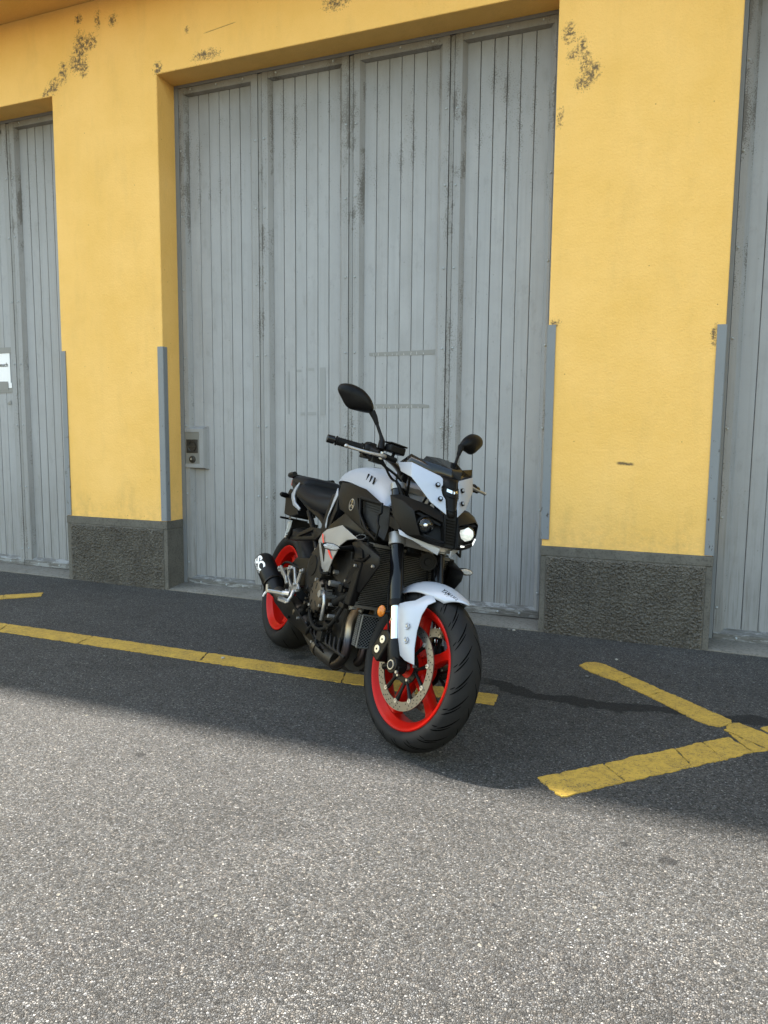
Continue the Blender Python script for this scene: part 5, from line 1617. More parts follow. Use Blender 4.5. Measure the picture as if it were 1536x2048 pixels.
def intake(s):
    """dark cheek of the tank with a framed air scoop"""
    root = empty('side_intake'); root.parent = bike
    mx = lambda L: [Vector((x, -y * s, z)) for x, y, z in L]
    # skin, right side: rear edge .. scoop edge
    P = [(0.700, -0.166, 0.930), (0.860, -0.184, 0.930), (1.010, -0.186, 0.918), (1.110, -0.182, 0.890), (1.170, -0.178, 0.872),       # top edge 0-4
         (0.735, -0.186, 0.872), (0.880, -0.206, 0.872), (0.990, -0.208, 0.876), (1.085, -0.202, 0.872),                                   # mid 5-8
         (0.800, -0.192, 0.812), (0.910, -0.206, 0.800), (1.020, -0.208, 0.836), (0.985, -0.202, 0.778), (1.080, -0.206, 0.772), (1.130, -0.196, 0.742), (1.180, -0.190, 0.734)]
    F = [(0, 1, 6, 5), (1, 2, 7, 6), (2, 3, 8, 7), (3, 4, 8), (5, 6, 10, 9), (6, 7, 11, 10), (10, 11, 13, 12), (12, 13, 15, 14)]
    mk('intake_skin', mx(P), F, M_MBLK, root, 35, solid=0.005, bevel=0.002)
    # scoop lip
    lip = [(1.020, -0.209, 0.878), (1.178, -0.184, 0.872), (1.190, -0.186, 0.838), (1.174, -0.188, 0.826), (1.184, -0.190, 0.797), (1.206, -0.192, 0.784), (1.214, -0.196, 0.732), (1.120, -0.202, 0.760), (1.048, -0.208, 0.812), (1.020, -0.209, 0.878)]
    part(Geo().tube(mx(lip), 0.0055, 8), 'scoop_lip', M_MBLK, root)
    # recessed floor and mesh bars
    fl = [(1.020, -0.196, 0.876), (1.178, -0.150, 0.868), (1.190, -0.150, 0.838), (1.206, -0.150, 0.784), (1.212, -0.160, 0.736), (1.120, -0.180, 0.762), (1.048, -0.192, 0.812)]
    mk('scoop_floor', mx(fl), [tuple(range(len(fl)))], M_BLK, root)
    g = Geo()
    for k in range(13):
        t_ = k / 12
        a = Vector((1.026 + 0.10 * max(0, t_ - 0.35), -0.197 + 0.012 * t_, 0.870 - 0.118 * t_)); b = Vector((1.140 + 0.03 * t_, -0.163, 0.862 - 0.118 * t_))
        g.tube(mx([tuple(a), tuple(b)]), 0.0012, 5)
    part(g, 'scoop_mesh', M_KDEC, root)
    # round tuning-fork emblem
    c = Vector((0.955, -0.2095 * -s, 0.843))
    nrm = Vector((0.04, 1.0 * s, 0.03)).normalized()
    q = nrm.to_track_quat('Z', 'Y').to_matrix()
    em = Geo()
    def loc(x, z, d): return c + Vector((x, 0, z)) + nrm * d
    seg = 36
    ro, ri = 0.0255, 0.0215
    k0 = len(em.v)
    vv = []
    for i in range(seg):
        a = 2 * math.pi * i / seg
        for r_, d in ((ri, 0.003), (ro, 0.003), (ro, 0.0), (ri, 0.0)):
            vv.append(loc(r_ * math.cos(a), r_ * math.sin(a), d))
    ff = [(i * 4 + j, ((i + 1) % seg) * 4 + j, ((i + 1) % seg) * 4 + (j + 1) % 4, i * 4 + (j + 1) % 4) for i in range(seg) for j in range(4)]
    em.add(vv, ff)
    for k in range(3):
        a = rad(90 + 120 * k)
        d = Vector((math.cos(a), 0, math.sin(a))); nn = Vector((-math.sin(a), 0, math.cos(a)))
        def bar(p0, p1, w):
            A = c + d * p0[0] + nn * p0[1]; Bq = c + d * p1[0] + nn * p1[1]
            dr = (Bq - A).normalized(); pn = dr.cross(nrm) * w
            em.prism([A + pn, A - pn, Bq - pn, Bq + pn], nrm * 0.003)
        bar((0.0, 0), (0.010, 0), 0.0014)
        bar((0.010, -0.0045), (0.010, 0.0045), 0.0012)
        bar((0.010, -0.0045), (0.0205, -0.0045), 0.0011)
        bar((0.010, 0.0045), (0.0205, 0.0045), 0.0011)
        bar((0.010, 0.0), (0.0225, 0.0), 0.0010)
    part(em, 'emblem', M_REFL, root)
    vv = [c + nrm * 0.0004 + Vector((0.0215 * math.cos(2 * math.pi * i / 30), 0, 0.0215 * math.sin(2 * math.pi * i / 30))) for i in range(30)]
    mk('emblem_ground', vv, [tuple(range(30))], M_KDEC, root)
    # bracket bridging to the nose
    part(Geo().prism(mx([(1.175, -0.150, 0.838), (1.262, -0.142, 0.824), (1.282, -0.140, 0.798), (1.255, -0.142, 0.782), (1.185, -0.150, 0.798)]), Vector((0, 0.035 * -s, 0))), 'nose_bracket', M_BLK, root, bevel=0.003)
    part(Geo().prism(mx([(1.100, -0.120, 0.870), (1.200, -0.130, 0.868), (1.215, -0.120, 0.74), (1.08, -0.110, 0.72)]), Vector((0, 0.05 * -s, 0))), 'duct_body', M_KDEC, root, bevel=0.004)
    return root
both(intake)

# ---- seats and tail
def loft_sections(rows, fn):
    V, n = [], 0
    for r in rows:
        ring = fn(*r); V += ring; n = len(ring)
    F = [(i * n + j, i * n + (j + 1) % n, (i + 1) * n + (j + 1) % n, (i + 1) * n + j) for i in range(len(rows) - 1) for j in range(n)]
    F += [tuple(range(n))[::-1], tuple((len(rows) - 1) * n + j for j in range(n))]
    return V, F
def seat_ring(x, w, zt, zb, dip):
    pts = [(-w * 0.72, zb), (-w, zb + (zt - zb) * 0.45), (-w * 0.93, zt - 0.022), (-w * 0.72, zt - 0.004), (-w * 0.35, zt - dip), (0, zt - dip * 1.2), (w * 0.35, zt - dip), (w * 0.72, zt - 0.004), (w * 0.93, zt - 0.022), (w, zb + (zt - zb) * 0.45), (w * 0.72, zb)]
    return [Vector((x, a, b)) for a, b in pts]
V, F = loft_sections([(0.560, 0.090, 0.872, 0.75, 0.0), (0.530, 0.112, 0.872, 0.732, 0.0), (0.465, 0.138, 0.866, 0.728, 0.0), (0.385, 0.158, 0.862, 0.738, 0.004), (0.300, 0.168, 0.864, 0.752, 0.008), (0.220, 0.170, 0.874, 0.766, 0.010), (0.150, 0.168, 0.890, 0.776, 0.008), (0.105, 0.162, 0.902, 0.79, 0.0), (0.080, 0.150, 0.896, 0.81, 0.0)], seat_ring)
seat = mk('rider_seat', V, F, M_SEAT, bike, 60, sub=2)
V, F = loft_sections([(0.120, 0.120, 0.918, 0.85, 0.0), (0.095, 0.132, 0.932, 0.85, 0.0), (0.040, 0.138, 0.937, 0.845, 0.002), (-0.060, 0.130, 0.938, 0.855, 0.003), (-0.150, 0.112, 0.936, 0.87, 0.002), (-0.205, 0.090, 0.930, 0.88, 0.0), (-0.225, 0.072, 0.918, 0.89, 0.0)], seat_ring)
mk('passenger_seat', V, F, M_SEAT, bike, 60, sub=2)
V, F = loft_sections([(0.520, 0.075, 0.895, 0.845, 0.0), (0.470, 0.092, 0.900, 0.845, 0.0), (0.410, 0.090, 0.884, 0.84, 0.0), (0.370, 0.070, 0.868, 0.84, 0.0)], seat_ring)
mk('seat_bolster', V, F, M_SEAT, seat, 60, sub=2)
V, F = loft_sections([(0.20, 0.118, 0.860, 0.775, 0.0), (0.05, 0.126, 0.880, 0.785, 0.0), (-0.10, 0.112, 0.905, 0.81, 0.0), (-0.22, 0.086, 0.920, 0.845, 0.0), (-0.30, 0.055, 0.918, 0.865, 0.0)], seat_ring)
tail = mk('tail_unit', V, F, M_BLK, bike, 50, sub=1)
for s in (-1, 1):
    P = [(0.112, -0.152, 0.893), (0.066, -0.152, 0.866), (0.026, -0.150, 0.826), (0.028, -0.146, 0.800), (0.070, -0.144, 0.768), (0.195, -0.150, 0.750), (0.205, -0.154, 0.764), (0.118, -0.156, 0.788), (0.090, -0.158, 0.816), (0.100, -0.160, 0.850)]
    panel('tail_panel', P, [(0, 1, 2, 8, 9), (2, 3, 4, 7, 8), (4, 5, 6, 7)], M_ICE, s, th=0.008, bevel=0.003, parent=tail)
    part(Geo().tube(crom([(-0.10, -0.115 * -s, 0.935), (-0.20, -0.105 * -s, 0.925), (-0.27, -0.070 * -s, 0.925), (-0.285, 0, 0.925)], 6), 0.014, 10), 'grab_rail', M_BLK, tail)
part(Geo().box((-0.315, -0.05, 0.868), (-0.295, 0.05, 0.905)), 'tail_lamp', mat('tail_lens', (0.35, 0.01, 0.01), 0.15), tail, bevel=0.004)
# plate carrier, plate, rear indicators
pc = empty('plate_carrier'); pc.parent = bike
g = Geo()
g.prism([(-0.20, -0.055, 0.84), (-0.30, -0.055, 0.85), (-0.345, -0.055, 0.80), (-0.31, -0.055, 0.70), (-0.20, -0.055, 0.695), (-0.08, -0.055, 0.72)], (0, 0.11, 0))
g.box((-0.285, -0.085, 0.672), (-0.265, 0.085, 0.684))
part(g, 'carrier_body', M_KDEC, pc, bevel=0.004, smooth=None)
part(Geo().cyl(Vector((-0.275, -0.03, 0.684)), Vector((-0.262, -0.03, 0.684)), 0.008, seg=10), 'carrier_bolt', M_ALU, pc)
g = Geo().prism([(-0.272, -0.030, 0.664), (-0.272, 0.150, 0.664), (-0.282, 0.150, 0.560), (-0.282, -0.030, 0.560)], (-0.003, 0, 0.001))
part(g, 'number_plate', mat('plate_white', (0.80, 0.82, 0.84), 0.4), pc)
g = Geo().prism([(-0.266, -0.010, 0.675), (-0.266, 0.152, 0.675), (-0.276, 0.152, 0.555), (-0.276, -0.010, 0.555)], (-0.003, 0, 0.001))
part(g, 'plate_back', M_KDEC, pc)
for s in (-1, 1):
    part(Geo().tube([(-0.29, 0.03 * s, 0.80), (-0.30, 0.062 * s, 0.805)], 0.009, 8), 'indicator_stalk', M_BLK, pc)
    part(Geo().tube([(-0.30, 0.055 * s, 0.805), (-0.302, 0.068 * s, 0.806), (-0.305, 0.098 * s, 0.808), (-0.305, 0.106 * s, 0.808)], [0.008, 0.016, 0.014, 0.006], 12), 'rear_indicator', M_BLK, pc)

# ---- frame, subframe, side panels
def frame_half(s):
    mx = lambda L: [Vector((x, -y * s, z)) for x, y, z in L]
    outer = [(1.105, -0.085, 0.880), (1.040, -0.150, 0.860), (0.900, -0.182, 0.815), (0.760, -0.190, 0.735), (0.640, -0.178, 0.630), (0.570, -0.165, 0.520), (0.545, -0.160, 0.400), (0.600, -0.160, 0.385), (0.640, -0.168, 0.480), (0.700, -0.180, 0.570), (0.820, -0.192, 0.660), (0.960, -0.186, 0.715), (1.070, -0.150, 0.735), (1.125, -0.090, 0.740)]
    n = len(outer)
    F = [(0, 1, 12, 13), (1, 2, 11, 12), (2, 3, 10, 11), (3, 4, 9, 10), (4, 5, 8, 9), (5, 6, 7, 8)]
    mk('frame_spar', mx(outer), F, M_SAT, bike, 35, solid=0.035, bevel=0.006)
    # subframe rails
    part(Geo().tube(crom(mx([(0.640, -0.140, 0.660), (0.480, -0.128, 0.740), (0.250, -0.118, 0.780), (0.0, -0.100, 0.830)]), 5), 0.016, 10), 'subframe_rail', M_BLK)
    part(Geo().tube(crom(mx([(0.580, -0.140, 0.540), (0.420, -0.132, 0.660), (0.250, -0.120, 0.760)]), 5), 0.014, 10), 'subframe_stay', M_BLK)
    # plastic infill under the seat
    P = [(0.640, -0.170, 0.870), (0.560, -0.150, 0.790), (0.520, -0.142, 0.700), (0.600, -0.160, 0.620), (0.690, -0.176, 0.700), (0.760, -0.186, 0.800), (0.740, -0.182, 0.870)]
    panel('side_infill', P, [(0, 1, 2, 3, 4, 5, 6)], M_BLK, s, th=0.01, bevel=0.004)
    P = [(0.690, -0.176, 0.902), (0.655, -0.176, 0.800), (0.640, -0.178, 0.722), (0.672, -0.184, 0.712), (0.668, -0.186, 0.760), (0.716, -0.190, 0.828), (0.735, -0.188, 0.870)]
    panel('trim_blade', P, [(0, 1, 5, 6), (1, 2, 3, 4, 5)], M_ICE, s, th=0.005, bevel=0.002)
    # silver engine-side panel with a dark triangular window and red stripe
    P = [(0.672, -0.205, 0.652), (0.712, -0.210, 0.690), (0.756, -0.212, 0.712), (0.918, -0.216, 0.750), (1.105, -0.222, 0.717), (0.995, -0.216, 0.696), (0.948, -0.218, 0.668), (0.905, -0.218, 0.608), (0.868, -0.214, 0.540), (0.800, -0.212, 0.541), (0.752, -0.210, 0.578),
         (0.720, -0.210, 0.646), (0.792, -0.216, 0.630), (0.806, -0.214, 0.578)]
    F = [(0, 1, 11), (1, 2, 3, 12, 11), (3, 4, 5, 6, 12), (6, 7, 13, 12), (7, 8, 9, 13), (9, 10, 13), (10, 0, 11, 13)]
    o = panel('side_panel', P, F, M_SIDE, s, th=0.005, bevel=0.0025)
    Geo().prism(mx([(0.716, -0.2140, 0.650), (0.796, -0.2195, 0.633), (0.808, -0.2180, 0.574)]), Vector((0, 0.006 * -s, 0))).obj('panel_window', M_KDEC, o)
    lift = 0.0045
    def rib(pts, w):
        out = []
        for (x, z) in pts: out.append((x, -0.2165 - lift - max(0, (x - 0.8)) * 0.02, z))
        k = []
        for (x, y, z) in out: k += [(x - w, y, z), (x + w, y, z)]
        return mk('stripe', mx(k), [(2 * i, 2 * i + 1, 2 * i + 3, 2 * i + 2) for i in range(len(out) - 1)], M_REDDEC, o, recalc=False)
    rib([(0.738, 0.688), (0.752, 0.668), (0.768, 0.654), (0.782, 0.644)], 0.0075)
    rib([(0.840, 0.634), (0.866, 0.616), (0.900, 0.602)], 0.012)
    return o
both(frame_half)

# ---- engine
g = Geo()
g.prism([(0.52, -0.150, 0.50), (0.56, -0.150, 0.33), (0.66, -0.150, 0.245), (0.93, -0.150, 0.225), (1.00, -0.150, 0.28), (1.00, -0.150, 0.47), (0.95, -0.150, 0.55), (0.66, -0.150, 0.58)], (0, 0.30, 0))
part(g, 'crankcase', M_ENG, smooth=None, bevel=0.012)
g = Geo()
g.prism([(0.74, -0.165, 0.54), (0.98, -0.165, 0.47), (1.09, -0.165, 0.66), (1.06, -0.165, 0.76), (0.86, -0.165, 0.79), (0.77, -0.165, 0.66)], (0, 0.33, 0))
part(g, 'cylinder_head', M_ENG, smooth=None, bevel=0.010)
def round_cover(name, c, r, y0, y1, m_, k=1.0, rot=0.0, dome=0.006, seg=40):
    s = -1 if y1 < y0 else 1
    rings = [(r, y0), (r, y1 - s * 0.006), (r - 0.005, y1), (r * 0.72, y1 + s * dome * 0.6), (r * 0.3, y1 + s * dome), (0.002, y1 + s * dome)]
    V, n = [], seg
    cr, sr = math.cos(rot), math.sin(rot)
    for (q, y) in rings:
        for i in range(seg):
            a = 2 * math.pi * i / seg
            x, z = q * math.cos(a), q * k * math.sin(a)
            V.append(Vector((c[0] + x * cr - z * sr, y, c[1] + x * sr + z * cr)))
    F = [(i * n + j, i * n + (j + 1) % n, (i + 1) * n + (j + 1) % n, (i + 1) * n + j) for i in range(len(rings) - 1) for j in range(n)]
    F += [tuple(range(n))[::-1], tuple((len(rings) - 1) * n + j for j in range(n))]
    return mk(name, V, F, m_, bike, 40)
clutch = round_cover('clutch_cover', (0.672, 0.520), 0.098, -0.14, -0.196, M_ENG, 1.15, rad(-20))
part(Geo().cyl(Vector((0.66, -0.195, 0.535)), Vector((0.66, -0.206, 0.535)), 0.050, 0.046, seg=32), 'clutch_boss', M_MBLK, clutch)
part(Geo().prism([(0.700, -0.197, 0.590), (0.716, -0.197, 0.594), (0.708, -0.197, 0.540), (0.697, -0.197, 0.545)], (0, -0.004, 0)), 'clutch_slot', M_DARK, clutch)
pick = round_cover('pickup_cover', (0.775, 0.420), 0.072, -0.14, -0.206, M_BRZ, 1.05, 0)
for k in range(10):
    a = rad(36 * k + 10)
    p = Vector((0.775 + 0.070 * math.cos(a), -0.198, 0.420 + 0.0735 * math.sin(a)))
    part(Geo().cyl(p, p + Vector((0, -0.012, 0)), 0.0075, seg=8), 'cover_bolt', M_SAT if k % 3 else M_ALU, pick)
for k in range(5):
    a = rad(20 + 72 * k)
    p0 = Vector((0.775 + 0.028 * math.cos(a), -0.211, 0.420 + 0.028 * math.sin(a))); p1 = Vector((0.775 + 0.055 * math.cos(a), -0.208, 0.420 + 0.055 * math.sin(a)))
    part(Geo().tube([p0, p1], 0.0035, 6), 'cover_rib', M_ENG, pick)
for s in (1,):
    round_cover('alternator_cover', (0.80, 0.42), 0.085, 0.14, 0.190, M_ENG, 1.0, 0)
    round_cover('sprocket_cover', (0.60, 0.46), 0.060, 0.13, 0.165, M_ENG, 1.0, 0)
for (x, z, r) in ((0.905, 0.50, 0.012), (0.865, 0.545, 0.009), (0.86, 0.435, 0.010), (0.875, 0.39, 0.008), (0.60, 0.60, 0.009), (0.88, 0.33, 0.008), (0.72, 0.305, 0.008), (0.66, 0.33, 0.008), (0.80, 0.29, 0.008)):
    part(Geo().cyl(Vector((x, -0.150, z)), Vector((x, -0.212 if r > 0.009 else -0.185, z)), r * 1.15, r, seg=10), 'engine_bolt', M_ALU if r > 0.0085 else M_SAT)
# water pump, hoses
part(Geo().tube(crom([(0.840, -0.200, 0.452), (0.872, -0.208, 0.440), (0.888, -0.208, 0.412), (0.886, -0.205, 0.370), (0.872, -0.198, 0.335)], 6), 0.0075, 10), 'coolant_pipe', M_ALU)
part(Geo().cyl(Vector((0.845, -0.170, 0.440)), Vector((0.845, -0.222, 0.440)), 0.020, 0.016, seg=18), 'water_pump', M_ALU)
part(Geo().tube(crom([(0.70, -0.190, 0.345), (0.78, -0.198, 0.300), (0.86, -0.196, 0.290), (0.95, -0.188, 0.33), (1.00, -0.18, 0.40), (1.03, -0.17, 0.48)], 7), 0.0085, 10), 'coolant_hose', M_RUB)
part(Geo().tube(crom([(0.90, -0.165, 0.42), (0.98, -0.160, 0.46), (1.04, -0.155, 0.50)], 6), 0.018, 12), 'radiator_hose', M_RUB)
for k, (a, b) in enumerate((((0.70, -0.176, 0.345), (0.70, -0.176, 0.26)), ((0.62, -0.176, 0.36), (0.58, -0.17, 0.30)))):
    part(Geo().tube([a, b], [0.016, 0.012], 10), 'engine_boss', M_ENG)
# clutter between engine and frame: injectors, brackets, plugs
rr = random.Random(5)
for k in range(16):
    x = rr.uniform(0.92, 1.10); z = rr.uniform(0.60, 0.76)
    a = Vector((x, -rr.uniform(0.13, 0.185), z)); b = a + Vector((rr.uniform(-0.05, 0.05), rr.uniform(-0.012, 0.012), rr.uniform(-0.05, 0.05)))
    part(Geo().tube([a, a.lerp(b, 0.5) + Vector((0.006, 0, 0.01)), b], rr.choice((0.005, 0.007, 0.010, 0.013)), 8), 'engine_fitting', rr.choice((M_BLK, M_SAT, M_ENG, M_RUB)))
for k in range(34):
    x = rr.uniform(0.56, 1.04); z = rr.uniform(0.26, 0.60)
    y = -rr.uniform(0.176, 0.196)
    q_ = Vector((x, y, z))
    kind = rr.random()
    if kind < 0.45:
        part(Geo().cyl(q_ + Vector((0, 0.03, 0)), q_ + Vector((0, -0.010, 0)), rr.uniform(0.005, 0.0085), seg=8), 'case_bolt', rr.choice((M_ALU, M_SAT, M_CAST, M_BRZ)))
    elif kind < 0.75:
        e_ = q_ + Vector((rr.uniform(-0.10, 0.10), rr.uniform(-0.006, 0.006), rr.uniform(-0.09, 0.05)))
        mid_ = q_.lerp(e_, 0.5) + Vector((0, -0.012, -0.015))
        part(Geo().tube(crom([q_, mid_, e_], 6), rr.choice((0.0035, 0.005, 0.007)), 8), 'engine_hose', rr.choice((M_RUB, M_RUB, M_BLK)))
    else:
        w_, h_ = rr.uniform(0.010, 0.024), rr.uniform(0.010, 0.028)
        part(Geo().box((x - w_, y - 0.006, z - h_), (x + w_, y + 0.02, z + h_)), 'engine_bracket', rr.choice((M_ENG, M_SAT, M_MBLK, M_CAST)), smooth=None, bevel=0.003)
for k in range(10):
    a_ = rr.uniform(0.02, 0.10)
    part(Geo().tube(crom([(0.62 + 0.045 * k, -0.165, 0.275 + a_ * 0.3), (0.66 + 0.045 * k, -0.178, 0.25), (0.70 + 0.045 * k, -0.165, 0.24)], 5), 0.006, 8), 'sump_rib', M_ENG)
# filler neck with the round cap
part(Geo().tube([(1.055, -0.178, 0.690), (1.060, -0.186, 0.716)], [0.022, 0.026], 20), 'filler_cap', M_BLK)
v_, f_ = lathe_geo([(0.019, 0.0), (0.023, 0.0), (0.023, 0.002), (0.019, 0.002)], 28, (0, 0, 0))
qm = Vector((0.25, -0.5, 0.83)).to_track_quat('Y', 'Z').to_matrix()
part(([qm @ Vector(p) + Vector((1.062, -0.190, 0.722)) for p in v_], f_), 'filler_ring', M_ALU)

# ---- radiator, oil cooler
rad_root = empty('radiator'); rad_root.parent = bike
RX = lambda z: 1.135 + (z - 0.58) * 0.20
def rbox(y0, y1, z0, z1, dx0, dx1):
    return [(RX(z0) + dx1, y0, z0), (RX(z0) + dx1, y1, z0), (RX(z0) + dx0, y1, z0), (RX(z0) + dx0, y0, z0), (RX(z1) + dx1, y0, z1), (RX(z1) + dx1, y1, z1), (RX(z1) + dx0, y1, z1), (RX(z1) + dx0, y0, z1)]
BXF = [(0, 3, 2, 1), (4, 5, 6, 7), (0, 1, 5, 4), (1, 2, 6, 5), (2, 3, 7, 6), (3, 0, 4, 7)]
g = Geo(); g.add(rbox(-0.175, 0.175, 0.455, 0.705, -0.030, -0.004), BXF); part(g, 'radiator_core', M_KDEC, rad_root, smooth=None)
g = Geo()
nf = 34
for k in range(nf):
    z = 0.458 + 0.245 * k / (nf - 1)
    # gently bowed fins
    for i in range(8):
        y0 = -0.172 + 0.043 * i; y1 = y0 + 0.043
        b0 = 0.014 * ((y0 / 0.175) ** 2); b1 = 0.014 * ((y1 / 0.175) ** 2)
        g.add([(RX(z) - 0.006 + b0, y0, z - 0.0019), (RX(z) - 0.006 + b1, y1, z - 0.0019), (RX(z) + b1, y1, z - 0.0010), (RX(z) + b0, y0, z - 0.0010), (RX(z) - 0.006 + b0, y0, z + 0.0019), (RX(z) - 0.006 + b1, y1, z + 0.0019), (RX(z) + b1, y1, z + 0.0010), (RX(z) + b0, y0, z + 0.0010)], [(0, 1, 2, 3), (3, 2, 6, 7), (7, 6, 5, 4)])
o = part(g, 'radiator_fins', M_FIN, rad_root, smooth=None); o['kind'] = 'stuff'
for q_ in ((-0.205, -0.176), (0.176, 0.205)):
    g = Geo(); g.add(rbox(*q_, 0.450, 0.712, -0.036, 0.010), BXF); part(g, 'radiator_tank', M_BLK, rad_root, smooth=None, bevel=0.006)
for q_ in ((0.447, 0.457), (0.703, 0.714)):
    g = Geo(); g.add(rbox(-0.178, 0.178, *q_, -0.034, 0.012), BXF); part(g, 'radiator_frame', M_FIN, rad_root, smooth=None)
part(Geo().prism([(1.085, -0.182, 0.430), (1.115, -0.182, 0.440), (1.110, -0.182, 0.470), (1.080, -0.182, 0.465)], (0, 0.02, 0)), 'radiator_foot', M_COOL, rad_root)
oc = empty('oil_cooler'); oc.parent = bike
cx0, cx1, cz0, cz1 = 1.055, 1.090, 0.285, 0.418
part(Geo().box((cx0, -0.118, cz0), (cx1 - 0.006, 0.118, cz1)), 'cooler_core', M_KDEC, oc, smooth=None)
g = Geo()
for k in range(17):
    z = cz0 + 0.004 + (cz1 - cz0 - 0.008) * k / 16
    g.box((cx0 + 0.002, -0.124, z - 0.0022), (cx1 - 0.004, -0.117, z + 0.0022)); g.box((cx0 + 0.002, 0.117, z - 0.0022), (cx1 - 0.004, 0.124, z + 0.0022))
part(g, 'cooler_end_fins', M_COOL, oc, smooth=None)
g = Geo()
for (a, b) in (((-0.118, cz0), (0.118, cz0)), ((0.118, cz0), (0.118, cz1)), ((0.118, cz1), (-0.118, cz1)), ((-0.118, cz1), (-0.118, cz0))):
    g.tube([(cx1 + 0.004, a[0], a[1]), (cx1 + 0.004, b[0], b[1])], 0.0042, 8)
part(g, 'cooler_guard_frame', M_COOL, oc)
g = Geo()
for d in (-1, 1):
    for k in range(-12, 22):
        y0 = -0.118 + k * 0.0145
        # diagonal wires clipped to the guard
        p0, p1 = (y0, cz0), (y0 + d * (cz1 - cz0) * 1.15, cz1)
        def clip(p0, p1):
            (ya, za), (yb, zb) = p0, p1
            t0, t1 = 0.0, 1.0
            dy = yb - ya
            for lim, sg in ((-0.118, 1), (0.118, -1)):
                fa, fb = sg * (ya - lim), sg * (yb - lim)
                if fa < 0 and fb < 0: return None
                if fa < 0: t0 = max(t0, fa / (fa - fb))
                if fb < 0: t1 = min(t1, fa / (fa - fb))
            if t1 - t0 < 0.02: return None
            return (ya + dy * t0, za + (zb - za) * t0), (ya + dy * t1, za + (zb - za) * t1)
        c_ = clip(p0, p1)
        if c_: g.tube([(cx1 + 0.004, *c_[0]), (cx1 + 0.004, *c_[1])], 0.0011, 4, cap=False)
o = part(g, 'cooler_mesh', M_COOL, oc); o['kind'] = 'stuff'
part(Geo().box((cx0 + 0.01, -0.06, cz1), (cx1 - 0.01, -0.035, cz1 + 0.025)), 'cooler_bracket', M_COOL, oc, bevel=0.003)
part(Geo().tube(crom([(0.95, -0.150, 0.430), (1.01, -0.148, 0.428), (1.055, -0.130, 0.432), (1.075, -0.115, 0.428)], 6), 0.0095, 10), 'oil_line', M_COOL)

